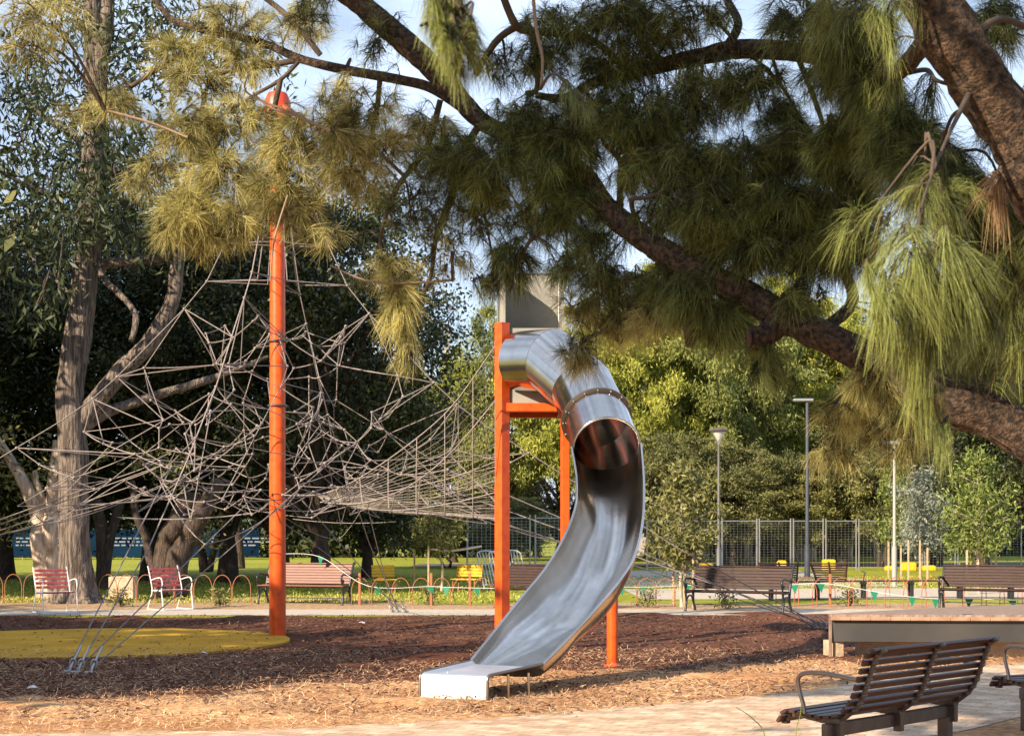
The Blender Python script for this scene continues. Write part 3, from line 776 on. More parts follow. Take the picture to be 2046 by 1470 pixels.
for v in (10, 22, 33): mb.tube(S_[v], .008, 5)
for s_, t_2, yy in ((1000,700,20.6),(1000,800,20.2),(1000,860,20.2)):
    pass
part('edge_rope', mb, M['rope'], HN, HO, smooth=60)
# guy ropes on the right of the net, to the corner of the deck
# ---------------------------------------------------------------- park benches with cast ends (far side of the play area)
def scroll(c, r0, r1, a0, a1, n=14, yz=(1,2)):
    pts = []
    for t in np.linspace(0,1,n):
        a = a0+(a1-a0)*t; r = r0+(r1-r0)*t; p = np.array(c, float); p[1] += r*math.cos(a); p[2] += r*math.sin(a); pts.append(p)
    return pts
def make_park_bench(name, label, wood, L=2.15):
    t = thing(name, label, 'bench')
    # local: length along x, front towards -y
    mb = MB()
    for i, (y, z) in enumerate([(-.40,.43),(-.33,.44),(-.26,.44),(-.19,.435),(-.12,.43),(-.05,.425)]): mb.box((0,y,z), (L,.062,.028), bev=.005)
    obj('seat', mb, wood, t)
    mb = MB()
    for i in range(7):
        z = .50+i*.062; y = .0+.022*i+.010*max(0,i-4)**2; mb.bar((-L/2+.03,y,z), (L/2-.03,y,z), .026, .0585, up=(0,.30,.95), bev=.004)
    mb.bar((-L/2+.03,.22,.925), (L/2-.03,.22,.925), .05, .03, up=(0,.3,.95), bev=.008)
    obj('backrest', mb, wood, t)
    for s in (-1, 1):
        x = s*(L/2-.02); mb = MB()
        def tb(pts, r, fl=1): mb.tube(spline(np.array([(x,)+tuple(p) for p in pts]), 4), r, 8)
        tb([(-.42,0),(-.40,.10),(-.36,.22),(-.40,.36),(-.42,.42)], [.026]*17)        # front leg
        tb([(.10,0),(.06,.10),(-.02,.24),(-.01,.40),(.02,.50),(.08,.68),(.17,.86),(.245,.95),(.26,.91)], [.028]*33)   # rear leg and back upright
        tb([(-.42,.40),(-.2,.40),(0,.42)], [.022]*9)
        tb([(.06,.68),(-.04,.66),(-.20,.68),(-.36,.69),(-.45,.64),(-.455,.56),(-.41,.50),(-.36,.53),(-.37,.57)], [.024]*33)  # arm with scroll
        tb([(-.40,.43),(-.44,.50),(-.45,.58)], [.018]*9)
        tb([(-.36,.24),(-.25,.32),(-.12,.32),(-.03,.24)], [.018]*13)
        mb.box((x,-.42,.01), (.05,.09,.02)); mb.box((x,.10,.01), (.05,.09,.02))
        obj('end_frame', mb, M['cast'], t, smooth=50)
    mb = MB(); mb.bar((-L/2,-.2,.40), (L/2,-.2,.40), .04, .02); mb.bar((-L/2,.0,.14), (L/2,.0,.14), .02, .02)
    obj('stretcher', mb, M['cast'], t)
    return t
M['slat_red'] = mat('reddish_bench_timber', (0.12, 0.038, 0.024), .55, noise=6, col2=(.17,.06,.038), stretch=(1,9,9))
pb = make_park_bench('park_bench', 'dark timber park bench with iron scroll arms beside the thin sapling', M['slat_mid'])
pb.location = tuple(G(1480,1222)); pb.rotation_euler = (0,0,R(-30))
g0 = G(1985,1217); dup(pb, g0, R(-26), 'dark timber park bench with iron scroll arms behind the timber deck')
g0 = G(1092,1215); b3 = dup(pb, g0, R(-34), 'dark timber park bench half hidden behind the steel slide')
pr = make_park_bench('park_bench', 'reddish timber park bench behind the orange net mast', M['slat_red'])
pr.location = tuple(G(615,1206)); pr.rotation_euler = (0,0,R(-18))
for o in (pb, b3, pr): pass

# ---------------------------------------------------------------- curved slat benches
def make_slat_bench(name, label, L=1.62, arms=True):
    t = thing(name, label, 'bench')
    # local: length along x from 0 to L, front towards +y
    prof_b = [(.035,.455),(-.005,.505),(-.035,.557),(-.055,.611),(-.075,.665),(-.095,.719),(-.115,.773),(-.138,.823),(-.180,.853)]
    prof_s = [(.10,.415),(.165,.402),(.232,.398),(.300,.402),(.366,.410),(.430,.420),(.500,.410),(.535,.360)]
    mb = MB()
    def slat(y, z, ny, nz_, wd=.058, th=.024, ov=0): 
        mb.bar((-.03-ov, y, z), (L+.03+ov, y, z), wd, th, up=(0,ny,nz_), bev=.004)
    for i, (y, z) in enumerate(prof_b):
        a = prof_b[max(0,i-1)]; b = prof_b[min(len(prof_b)-1,i+1)]; ty, tz = b[0]-a[0], b[1]-a[1]; l = math.hypot(ty,tz); slat(y, z, tz/l, -ty/l, wd=.040)
    obj('backrest', mb, M['slat'], t); mb = MB()
    for i, (y, z) in enumerate(prof_s):
        a = prof_s[max(0,i-1)]; b = prof_s[min(len(prof_s)-1,i+1)]; ty, tz = b[0]-a[0], b[1]-a[1]; l = math.hypot(ty,tz); slat(y, z, -tz/l, ty/l, wd=.050)
    obj('seat', mb, M['slat'], t)
    for x in (.06, L/2, L-.06):
        mb = MB(); pts = [(x, y+(-.030 if z > .44 else 0), z-(.030 if z <= .44 or y > .05 else .0)) for y, z in prof_b[::-1]+prof_s]
        mb.tube(spline(pts, 3), .017, 6); 
        for (y, z) in prof_b:                       # saw-tooth slat seats on the rib
            mb.box((x, y-.030, z-.006), (.042,.045,.022), M=Matrix.Rotation(R(-32), 3, 'X'), bev=.003)
        for (y, z) in prof_s: mb.box((x, y, z-.026), (.045,.04,.02))
        obj('rib', mb, M['steel_dark'], t, smooth=50)
    mb = MB(); mb.bar((-.05,.16,.315), (L+.05,.16,.315), .05, .09, bev=.006)
    for x in (.06, L/2, L-.06): mb.box((x,.17,.375), (.07,.16,.04), bev=.004); mb.box((x+.0,.12,.30), (.05,.06,.12), bev=.004)
    obj('seat_beam', mb, M['steel_dark'], t)
    for x in (.02, L-.10):
        mb = MB(); mb.box((x,.16,.14), (.085,.085,.28), bev=.008); mb.box((x,.16,.006), (.17,.17,.012)); obj('leg', mb, M['steel_dark'], t)
    if arms:
        for x in (-.015, L+.015):
            mb = MB(); pts = [(x,-.075,.66),(x,.05,.675),(x,.20,.69),(x,.33,.68),(x,.385,.64),(x,.375,.56),(x,.345,.47),(x,.335,.41)]
            mb.tube(spline(pts, 5), .0145, 10); obj('armrest', mb, M['galv_arm'], t, smooth=60)
    return t
M['galv_arm'] = mat('brushed_armrest', (0.26, 0.22, 0.20), .35, metal=.75)
sb = make_slat_bench('slat_bench', 'curved brown slat bench on the brick paving with its back turned and one armrest showing')
sb.location = (2.19, 9.74, 0); sb.rotation_euler = (0,0,R(45))
sb2 = dup(sb, (4.22, 12.0, 0), R(24), 'brown slat bench end with curved steel armrest next to the deck')
# legs of nearer grass blades in the very front
gb = MB(); gg = np.random.default_rng(4)
for (px, py, tipx, tipy) in ((1590,1475,1601,1398),(1530,1478,1470,1412)):
    a = P(px, py, 8.6); b = P(tipx, tipy, 8.8)
    a2 = np.array([a[0], a[1], 0.0]); m_ = (a+b)/2+np.array([.01,0,.03])
    gb.tube(spline([a2, a, m_, b], 5), list(np.linspace(.006,.0015,16)), 4)
tag(obj('grass_blades', gb, mat('grass_blade', (.16,.22,.03), .5, trans=.3)), 'a few long green grass blades in front of the slat bench', kind='stuff')

# long backless bench with two backrests beyond the hoop fence
lb = thing('long_bench', 'long dark slatted bench with two separate curved backrests beyond the hoop fence', 'bench', (8.6,36.8,0))
def crv(u, off): # u 0..1 along the curve
    x = 6.0 + 6.6*u; y = 36.2 + .9*u + .6*math.sin(math.pi*u) ; return np.array([x-8.6, y-36.8+off, 0])
mb = MB()
for k in range(6):
    A2 = np.array([[crv(u, -.25+k*.095+d)+np.array([0,0,.43+.03*(dz)]) for d, dz in ((0,0),(0,1),(.07,1),(.07,0))] for u in np.linspace(0,1,14)])
    for i in range(13):
        o_ = A2[i]; p_ = A2[i+1]; V = np.concatenate([o_, p_]); mb.add(V, [(0,1,5,4),(1,2,6,5),(2,3,7,6),(3,0,4,7)])
obj('seat', mb, M['slat'], lb)
for u in np.linspace(.04,.96,6):
    c = crv(u, 0); mb = MB(); mb.box(c+np.array([0,-.12,.2]), (.07,.07,.42)); mb.box(c+np.array([0,.12,.2]), (.07,.07,.42)); mb.bar(c+np.array([0,-.25,.40]), c+np.array([0,.3,.40]), .06, .05); obj('leg', mb, M['cast'], lb)
for (u0, u1) in ((.015,.14),(.215,.335)):
    mb = MB()
    for q in range(8):
        z = .50+q*.055; y = -.18-.018*q - (.03 if q == 7 else 0)
        a = crv(u0, y)+np.array([-.03*q,0,z]); b = crv(u1, y)+np.array([-.0*q,0,z]); mb.bar(a, b, .024, .036)
    for f in (0.02, .5, .98):
        u = u0*(1-f)+u1*f; p0 = crv(u, -.15)+np.array([-.0,0,.46]); p1 = crv(u, -.33)+np.array([-.2*(1-f),0,.93]); mb.bar(p0, p1, .04, .03)
    obj('backrest', mb, M['slat'], lb)
mb = MB(); c = crv(.40, 0); mb.tube(spline([c+np.array([0,-.2,.45]), c+np.array([.02,-.22,.6]), c+np.array([.05,-.2,.66]), c+np.array([.03,.1,.68])],4), .015, 6); obj('armrest', mb, M['cast'], lb)

# ---------------------------------------------------------------- red chairs
def make_red_chair():
    t = thing('garden_chair', 'red slatted chair with white frame in front of the big eucalyptus trunk', 'chair', G(110,1224))
    W_ = .66
    mb = MB()
    for i in range(5): z = .52+i*.085; mb.bar((-W_/2, .16+.03*i, z), (W_/2, .16+.03*i, z), .016, .052, up=(0,.3,.95), bev=.004)
    obj('backrest', mb, M['red_slat'], t); mb = MB()
    for i in range(6): mb.box((0, -.24+i*.075, .43-.006*i), (W_,.055,.018), bev=.004)
    obj('seat', mb, M['red_slat'], t)
    for s in (-1, 1):
        x = s*(W_/2+.02); mb = MB()
        mb.tube(spline([(x,.34,0),(x,.20,.25),(x,.13,.42),(x,.20,.65),(x,.32,.93)], 4), .011, 6)
        mb.tube(spline([(x,-.34,0),(x,-.30,.25),(x,-.26,.43),(x,-.30,.56),(x,-.24,.68),(x,-.05,.68),(x,.20,.63)], 4), .011, 6)
        mb.tube([(x,-.34,.02),(x,.34,.02)], .012, 6); mb.tube([(x,-.26,.42),(x,.14,.42)], .013, 6)
        obj('side_frame', mb, M['white_paint'], t, smooth=50)
    mb = MB(); mb.tube([(-W_/2,-.34,.02),(W_/2,-.34,.02)], .012, 6); mb.tube([(-W_/2,.0,.02),(W_/2,.0,.02)], .012, 6); mb.tube([(-W_/2,.14,.42),(W_/2,.14,.42)], .012, 6)
    obj('cross_tube', mb, M['white_paint'], t, smooth=50)
    return t
rc = make_red_chair(); rc.rotation_euler = (0,0,R(36))
dup(rc, G(340,1218), R(42), 'red slatted chair with white frame in front of the twisted dark fig trunk')

# ---------------------------------------------------------------- hoop fence with bunting
def hoop_run(label, x0, x1, y0, y1, sp, H, Wd, m, posts=()):
    t = thing('hoop_fence', label, 'fence', ((x0+x1)/2, (y0+y1)/2, 0)); O = np.array(t.location)
    L = x1-x0; nh = int(L/sp); 
    for i in range(nh):
        x = x0+sp*(i+.5); y = y0+(y1-y0)*(x-x0)/L; mb = MB()
        pts = [(x-Wd/2,y,0),(x-Wd/2,y,H-Wd*.75)] + [(x-Wd/2*math.cos(a), y, H-Wd*.75+Wd*.75*math.sin(a)) for a in np.linspace(.2, math.pi-.2, 9)] + [(x+Wd/2,y,H-Wd*.75),(x+Wd/2,y,0)]
        mb.tube(np.array(pts), .0095, 5); obj('hoop', mb, m, t, org=O, smooth=60)
    for px in posts:
        mb = MB(); x = px; y = y0+(y1-y0)*(x-x0)/L; mb.box((x, y-.03, .36), (.055,.05,.74), bev=.004); obj('post', mb, M['orange_dull'], t, org=O)
    return t
X = lambda px, Y: (px-CX)*Y/FPX
hoop_run('orange hoop fence left of and behind the red chairs', X(-30,35.5), X(150,35.3), 35.5, 35.3, .46, .66, .40, M['orange_dull'])
hoop_run('orange hoop fence between the eucalyptus trunk and the orange mast', X(197,35.2), X(520,34.6), 35.2, 34.6, .46, .66, .42, M['orange_dull'])
hoop_run('orange hoop fence from the reddish bench to the slide', X(700,33.9), X(985,33.6), 33.9, 33.6, .46, .62, .40, M['orange_dull'], posts=[X(718,33.8), X(862,33.8), X(939,33.7)])
hoop_run('pale orange hoop fence between slide and dark bench', X(1235,33.4), X(1390,33.4), 33.4, 33.4, .42, .62, .44, M['orange_dull'])
hoop_run('thin red hoop fence with green flags behind the timber deck', X(1555,33.0), X(1925,33.0), 33.0, 33.0, .40, .66, .50, M['red_orange'], posts=[X(1660,32.9)])
hoop_run('thin red hoops right of the deck bench', X(1930,33.3), X(2080,33.3), 33.3, 33.3, .40, .62, .50, M['red_orange'])
def bunting(label, pts, flags, s=1.0):
    t = thing('flag_bunting', label, 'bunting', tuple(pts[0])); O = pts[0]
    mb = MB(); c = spline(pts, 6); mb.tube(c, .006, 4); obj('cord', mb, M['white_paint'], t, org=O)
    g = np.random.default_rng(int(pts[0][1]*10))
    for f in flags:
        i = min(int(f*(len(c)-1)), len(c)-2); p = c[i]; d = unit(c[i+1]-c[i]); h = .20*s; wd = .17*s; tw = g.uniform(-.05,.05); q = g.uniform(-.03,.03)
        mb = MB(); V = []
        for k in (-.003,.003): V += [p - d*wd/2+np.array([0,k,0]), p+d*wd/2+np.array([0,k,0]), p+np.array([q,k+tw,-h])]
        mb.add(V, [(0,1,2),(5,4,3),(0,3,4,1),(1,4,5,2),(2,5,3,0)]); obj('flag', mb, M['green_flag'], t, org=O)
    return t
bunting('green pennants on a white cord along the orange hoops left of the slide', [P(560,1106,34.5), P(640,1112,34.4), P(735,1170,33.6), P(860,1171,33.6), P(900,1173,33.5), P(1000,1175,33.4)], (.20,.46,.60,.78,.93))
bunting('green pennants on the fence right of the slide', [P(1235,1172,33.2), P(1300,1172,33.2), P(1400,1168,33.2)], (.1,.42,.9))
bunting('green pennants hanging on the red hoops behind the deck', [P(1580,1168,32.6), P(1655,1166,32.6), P(1762,1184,32.5), P(1822,1192,32.5), P(1880,1196,32.5), P(1950,1196,32.5), P(2050,1200,32.5)], (.03,.15,.33,.50,.66,.81,.95), 1.05)

# ---------------------------------------------------------------- timber deck with steel fascia
dk = thing('timber_deck', 'low timber deck with grey steel fascia on a sandstone plinth', 'deck', (6.5,20,0)); DO = np.array([6.5,20,0])
def dfr(u):   # front edge curve, u in m from the left corner
    return np.array([4.03+u*.985, 19.0-.42*math.sin(min(u/5,1)*1.4)+.02*u*u, 0])
def dbk(u): return np.array([4.03+u*1.0, 19.12+.95*u-.055*u*u, 0])
us = np.linspace(0, 8.5, 35); zt_ = .555
mb = MB(); V = []; 
A2 = np.array([[dfr(u)*(1-t)+dbk(u*.98)*t+np.array([0,0,zt_]) for t in np.linspace(0,1,12)] for u in us]); mb.grid(A2[:, ::-1], .035)
M['deck'] = mat('weathered_deck_board', (0.17,0.11,0.085), .8, noise=7, col2=(.32,.23,.18), stretch=(1,10,1), bump=.4, bscale=20)
obj('deck_boards', mb, M['deck'], dk, org=DO)
mb = MB()
for i in range(len(us)-1):       # bull-nose edge boards
    a, b = dfr(us[i]), dfr(us[i+1]); 
    mb.bar(a*.995+b*.005+np.array([0,-.02,zt_-.018]), a*.005+b*.995+np.array([0,-.02,zt_-.018]), .05, .045, bev=.006)
obj('edge_board', mb, mat('edge_timber', (.26,.15,.10), .7, noise=6, col2=(.38,.24,.16)), dk, org=DO)
M['fascia'] = mat('grey_steel_fascia', (0.038,0.038,0.039), .65, metal=.0, noise=1.6, col2=(.055,.055,.055), bump=.02, bscale=3)
mb = MB(); A2 = np.array([[dfr(u)+np.array([0,.03+.03*(1-t),.245*(1-t)+.51*t]) for t in (0,.5,1)] for u in us]); mb.grid(A2, -.012); obj('fascia', mb, M['fascia'], dk, org=DO, smooth=60)
mb = MB(); mb.box((4.035,19.03,.27), (.035,.05,.54), bev=.004); mb.bar((4.03,19.05,.40),(4.2,19.9,.40), .012, .29); obj('corner_post', mb, mat('rusty_corner', (.16,.10,.075), .7, noise=9, col2=(.24,.17,.13)), dk, org=DO)
M['sandstone'] = mat('sandstone', (.38,.28,.19), .9, noise=5, col2=(.55,.43,.30), bump=.5, bscale=15)
mb = MB(); A2 = np.array([[dfr(u)+np.array([.45,.60,.25*t-.02]) for t in (0,1)] for u in np.linspace(0.0,8.0,30)]); mb.grid(A2, -.25); mb.box((4.12,19.25,.11),(.12,.35,.26),rz=R(12)); obj('plinth', mb, M['sandstone'], dk, org=DO)
mb = MB(); mb.box((5.75,18.95,.575),(.16,.12,.03),bev=.01); mb.box((6.05,19.1,.570),(.12,.05,.02),bev=.005)
tag(obj('paper_scrap', mb, M['white_paint']), 'crumpled white paper left on the timber deck', 'litter')
for (px, py, l) in ((68,1383,'white scrap of paper on the mulch at far left'),(724,1250,'white scrap of paper on the dark mulch right of the mast'),(405,1312,'small pale scrap on the edge of the yellow rubber')):
    c = G(px, py); mb = MB(); g = np.random.default_rng(px); k = 7 if px != 405 else 4
    V = [(g.uniform(-.07,.07), g.uniform(-.04,.04), g.uniform(0,.035)) for _ in range(k)]
    V = [(0.07*math.cos(i*6.28/k)*g.uniform(.6,1.2), .045*math.sin(i*6.28/k)*g.uniform(.6,1.2), g.uniform(.0,.03)) for i in range(k)] + [(0,0,.04)]
    mb.add([np.array(v)+c+np.array([0,0,.04]) for v in V], [(i, (i+1)%k, k) for i in range(k)]); tag(obj('paper_scrap', mb, M['white_paint']), l, 'litter')

# ---------------------------------------------------------------- lamps
def lamp(label, px, Y, H, head, col, rad=.055):
    x = X(px, Y); t = thing('street_lamp', label, 'lamp post', (x,Y,0)); mb = MB()
    mb.tube([(0,0,0),(0,0,1.2),(0,0,1.22),(0,0,H-.5)], [rad*1.5,rad*1.5,rad,rad*.8], 12); mb.lathe((0,0,0), [(.16,0),(.16,.03),(.1,.04)], 12); obj('pole', mb, col, t, smooth=50)
    if head:
        mb = MB(); mb.lathe((0,0,H-.5), [(rad*.8,0),(.05,.03),(.10,.12)], 12)
        for k in range(4): a = k*math.pi/2+.5; mb.tube([(.06*math.cos(a),.06*math.sin(a),H-.42),(.21*math.cos(a),.21*math.sin(a),H-.12)], .012, 5)
        obj('bracket', mb, M['galv'], t, smooth=50)
        mb = MB(); mb.lathe((0,0,H-.38), [(.05,0),(.12,.10),(.20,.24)], 14); obj('lamp_glass', mb, mat('lamp_glass', (.5,.5,.5), .15), t, smooth=50)
        mb = MB(); mb.lathe((0,0,H-.13), [(.26,0),(.27,.03),(.20,.09),(.05,.12)], 18); obj('lamp_cap', mb, M['steel_dark'], t, smooth=50)
    else:
        mb = MB(); mb.box((-.15,0,H-.5), (.75,.28,.10), bev=.03); mb.tube([(0,0,H-.55),(-.05,0,H-.48)], .04, 8); obj('lamp_head', mb, M['galv'], t)
    return t
M['lamp_dark'] = mat('slate_lamp_paint', (.045,.055,.075), .45)
lamp('short grey park lamp with round hat shaped head', 1436, 42, 4.6, True, M['lamp_grey'], .045)
lamp('tall dark lamp post with flat head among the fence panels', 1613, 56, 7.1, False, M['lamp_dark'], .075)
lamp('pale thin lamp post behind the silver leaved saplings', 1787, 46, 4.9, False, mat('pale_lamp_paint', (.30,.30,.30), .5), .05)

# ---------------------------------------------------------------- temporary fence with yellow feet
def fence_panel(label, x0, x1, Y, H=2.3, proto=None):
    Wd = x1-x0; t = thing('temporary_fence_panel', label, 'fence panel', ((x0+x1)/2, Y, 0), group='temporary wire fence panels across the park')
    for s in (-1,1):
        mb = MB(); mb.tube([(s*(Wd/2-.06),0,0),(s*(Wd/2-.06),0,H)], .030, 6); obj('post', mb, M['galv'], t)
    for z in (.15, H-.12):
        mb = MB(); mb.tube([(-Wd/2+.06,0,z),(Wd/2-.06,0,z)], .022, 5); obj('rail', mb, M['galv'], t)
    mb = MB()
    nz_ = 18
    for k in range(nz_): z = .15+(H-.27)*k/nz_; mb.tube([(-Wd/2+.06,0,z),(Wd/2-.06,0,z)], .005, 3, cap=False)
    for k in range(int(Wd/.16)): x = -Wd/2+.1+k*.16; mb.tube([(x,0,.15),(x,0,H-.12)], .005, 3, cap=False)
    obj('wire_mesh', mb, M['galv'], t)
    return t
FYY = 66.0
pxs = [1515,1583,1648,1714,1780,1846,1912,1978,2044]
names = ['second from the short lamp','just right of the short lamp gap','behind the tall dark lamp','right of the tall dark lamp','ending at the saplings','behind the grey sapling','between the two saplings','behind the yellow green sapling','at far right']
fence_panel('wire fence panel right beside the short grey lamp', X(1440,FYY), X(1515,FYY), FYY)
for a, b, nm in zip(pxs[:-1], pxs[1:], names[1:]): fence_panel('wire fence panel '+nm, X(a,FYY), X(b,FYY), FYY+.05)
for a, b, nm in ((930,1062,'just left of the slide tower'),(1066,1140,'seen through the slide tower'),(1290,1360,'right of the steel trough'),(1360,1440,'left of the short grey lamp')): fence_panel('wire fence panel '+nm, X(a,54 if a < 1200 else FYY), X(b,54 if a < 1200 else FYY), 54.0 if a < 1200 else FYY)
for (px, py, wpx, hpx, l) in ((1562,1134,18,20,'square yellow fence foot behind the long dark bench'),(1656,1132,26,22,'yellow fence foot next to the tall dark lamp'),(1780,1130,24,9,'flat yellow fence foot by the left sapling'),(1815,1133,30,16,'yellow fence foot between sapling stakes'),(1856,1131,26,10,'yellow fence foot behind the grey sapling'),(1515,1133,32,7,'long flat yellow fence foot behind the dark bench'),(1410,1140,30,14,'yellow fence foot low behind the thin sapling'),(2040,1125,16,10,'yellow fence foot at far right')):
    Y = FYY-.4 if py > 1120 else FYY; c = np.array([X(px,Y), Y, 0.0]); wd = wpx*Y/FPX; h = hpx*Y/FPX; zb_ = max(.0, EYE+(HY-py)*Y/FPX)
    t = thing('fence_foot', l, 'fence foot', c); mb = MB(); mb.box((0,0,max(h,.12)/2+.0), (wd,.35,max(h,.12)), bev=.04); 
    for k in (-.25,.25): mb.box((wd*k,-.17,max(h,.12)*.5), (wd*.12,.03,max(h,.12)*.6), bev=.01)
    obj('block', mb, M['yellow'], t); mb = MB(); mb.box((0,0,max(h,.12)+.01), (wd*.8,.12,.03), bev=.01); obj('handle', mb, M['yellow'], t)
# ---------------------------------------------------------------- leaning white barriers, yellow benches
def barrier(label, px, lean):
    Y = 44.0; t = thing('crowd_barrier', label, 'barrier', (X(px,Y),Y,0), group='white crowd barriers leaning together'); mb = MB(); W_ = 1.15; H = 1.1
    def q(x, z): return (x+ -z*math.sin(lean), z*.15, .0+z*math.cos(lean))
    mb.tube(spline([q(-.0,0), q(0,.9), q(.06,H), q(.3,H+.04), q(.5,H), q(.56,.9), q(.56,0)], 4), .022, 6); obj('hoop_frame', mb, M['white_paint'], t, smooth=60)
    mb = MB()
    for k in range(5): mb.tube([q(.09+.09*k, .12), q(.09+.09*k, H)], .013, 5)
    mb.tube([q(0,.12), q(.56,.12)], .015, 5); obj('bar', mb, M['white_paint'], t, smooth=60); return t
barrier('leftmost white tubular crowd barrier leaning over', 968, .22); barrier('white crowd barrier leaning behind the orange tower post', 992, .22); barrier('white crowd barrier seen right of the orange tower post', 1014, .16)
def ybench(label, px, py, wpx, rot):
    c = G(px, py); s_ = FPX/c[1]; t = thing('yellow_bench', label, 'bench', c, R(rot)); Wd = wpx/s_
    mb = MB()
    for k in range(4): mb.bar((-Wd/2,.05+.02*k,.46+k*.085), (Wd/2,.05+.02*k,.46+k*.085), .025, .072, bev=.005)
    obj('backrest', mb, M['yellow'], t); mb = MB()
    for k in range(3): mb.box((0,-.10-k*.12,.36), (Wd,.10,.03), bev=.005)
    obj('seat', mb, M['yellow'], t)
    for s in (-1,1):
        mb = MB(); mb.box((s*Wd*.42,-.32,.17), (.04,.04,.36)); obj('leg', mb, M['orange_dull'], t)
        mb = MB(); mb.bar((s*Wd*.42,.02,0), (s*Wd*.42,.12,.7), .04, .03); obj('leg', mb, M['orange_dull'], t)
    return t
ybench('yellow slatted bench left of the orange tower post', 936, 1182, 56, -22)
ybench('small yellow bench behind the hoops right of the reddish bench', 766, 1183, 46, 14)
# planter box behind the hoops
mb = MB(); c = G(247,1196); mb.box(c+np.array([0,0,.28]), (.62,.5,.56), bev=.02); t = thing('planter_box', 'plain sandstone block behind the hoops beside the eucalyptus', 'stone block', c); 
obj('block', mb, M['sandstone'], t, org=c)
# mesh banner on the far fence at left: dark blue, pale unreadable lines
bn = thing('banner_fence', 'long dark blue mesh banner with rows of tiny pale lettering along a far fence', 'banner', (-27,95,0)); BO = np.array([-27,95,0])
mb = MB(); mb.box((-27,95,1.05), (22,.04,1.7)); obj('banner', mb, mat('blue_banner', (.003,.010,.026), .9, noise=.5, col2=(.006,.024,.05), spec=.02), bn, org=BO)
mb = MB(); g = np.random.default_rng(9)
for x0 in np.arange(-37.6,-17,6.2):
    for r_ in range(3):
        x = x0
        while x < x0+4.2-r_*.8: wl_ = g.uniform(.15,.5); mb.box((x+wl_/2,94.97,1.35-.22*r_), (wl_,.01,.085)); x += wl_+.12
obj('lettering', mb, mat('pale_print', (.16,.19,.24), .8), bn, org=BO)
for x in np.arange(-38,-15.5,3.5):
    mb = MB(); mb.tube([(x,95.1,0),(x,95.1,2.0)], .03, 6); obj('post', mb, M['galv'], bn, org=BO)
# far pale building glimpsed under the trees on the right and a chimney stack
bd = thing('low_building', 'low pale building glimpsed between trunks behind the wire fence', 'building', (30,118,0)); 
mb = MB(); mb.box((0,0,2.1), (46,8,4.2)); obj('wall', mb, mat('pale_render', (.26,.25,.26), .8, noise=.4, col2=(.36,.33,.33)), bd)
mb = MB(); mb.box((0,0,4.32), (47,9,.24)); obj('roof', mb, M['grey_panel'], bd)
for x in np.arange(-21,22,4.2):
    mb = MB(); mb.box((x,-4.02,2.2), (1.6,.06,1.3)); f_ = obj('window', mb, M['lamp_dark'], bd)
ch = thing('chimney_stack', 'distant grey chimney stack rising above the bushes against the sky', 'chimney', (X(893,300),300,0)); mb = MB(); mb.box((0,0,21.4), (1.2,1.2,42.8)); mb.box((0,0,41.8),(1.45,1.45,.5)); obj('stack', mb, mat('grey_concrete', (.25,.25,.27), .9), ch); mb = MB(); mb.box((0,0,43.1),(1.3,1.3,.5)); obj('cap', mb, M['grey_panel'], ch)
# ---------------------------------------------------------------- trees of the park
def tree_mesh(H, spread, base, trunk_r, lobes, leaf, nl, seed, flat=.75, droop=.2, clump=.9, lean=0.0, multi=1, hollow=.55, hang=0.0, asp=.46, rag=.07):
    """returns trunk MB and crown arrays. H top of crown, base = height of crown bottom, spread = crown radius"""
    g = np.random.default_rng(seed); mb = MB()
    zc = (H+base)/2; hz = (H-base)/2
    # clump centres filling an uneven ellipsoid, more on the outside
    d = rand_unit(lobes, g); r = g.uniform(hollow, 1, lobes)**.6
    C = d*r[:,None]*np.array([spread, spread, hz]) + np.array([lean, 0, zc])
    C += g.normal(0, rag*spread, C.shape)
    C[:,2] = np.maximum(C[:,2], base*.85)
    rad = clump*g.uniform(.55, 1.25, lobes)
    tops = []
    for k in range(multi):
        a = g.uniform(0, 6.28); off = np.array([math.cos(a), math.sin(a), 0])*trunk_r*(1.4 if multi > 1 else 0)
        top = np.array([lean*.7+g.normal(0,.12*spread), g.normal(0,.12*spread), base+(H-base)*.62]) + off*spread*.9
        pts = spline([off+np.array([0,0,-.1]), off*1.3+np.array([g.normal(0,.08),g.normal(0,.08),base*.4]), off*2+np.array([lean*.4,0,base*.95])+g.normal(0,.12,3), top], 5)
        rr = np.linspace(1,.18,len(pts))*trunk_r*(1 if multi == 1 else .7); rr[0] *= 1.45; rr[1] *= 1.15
        mb.tube(pts, rr, 9); tops.append(pts)
    for c in C[::max(1, lobes//26)]:
        pts = tops[g.integers(len(tops))]; i = g.integers(int(len(pts)*.45), len(pts)-2); s = pts[i]
        m_ = (s+c)/2 + np.array([0,0,g.uniform(-.1,.25)*abs(c[2]-s[2])])
        q = spline([s, m_, c], 4); mb.tube(q, list(np.linspace(trunk_r*.34, trunk_r*.07, len(q))), 5, cap=False)
    per = g.dirichlet(np.ones(lobes)*2.2)*nl; per = per.astype(int)+2
    idx = np.repeat(np.arange(lobes), per); n = len(idx)
    el = g.uniform(.6, 1.7, (lobes, 3))*np.array([1.1, 1.1, flat]); dd = g.normal(0, .52, (n, 3))
    Pp = C[idx] + dd*rad[idx][:,None]*el[idx]
    if hang: Pp[:,2] -= np.abs(g.normal(0, hang, n))*rad[idx]
    V, F = leaves(Pp, leaf, leaf*asp, g, droop=droop)
    tint = np.clip(g.normal(.38,.2,n)+.25*np.sin(idx*12.9898), 0, 1)
    return mb, V, F, tint
def make_tree(name, label, cat, loc, mat_leaf, bark, group=None, rz=0, **kw):
    mb, V, F, tint = tree_mesh(**kw); t = thing(name, label, cat, loc, rz, group)
    obj('trunk', mb, bark, t, smooth=60); link('crown', fastmesh('crown', V, F, tint), mat_leaf, t); return t
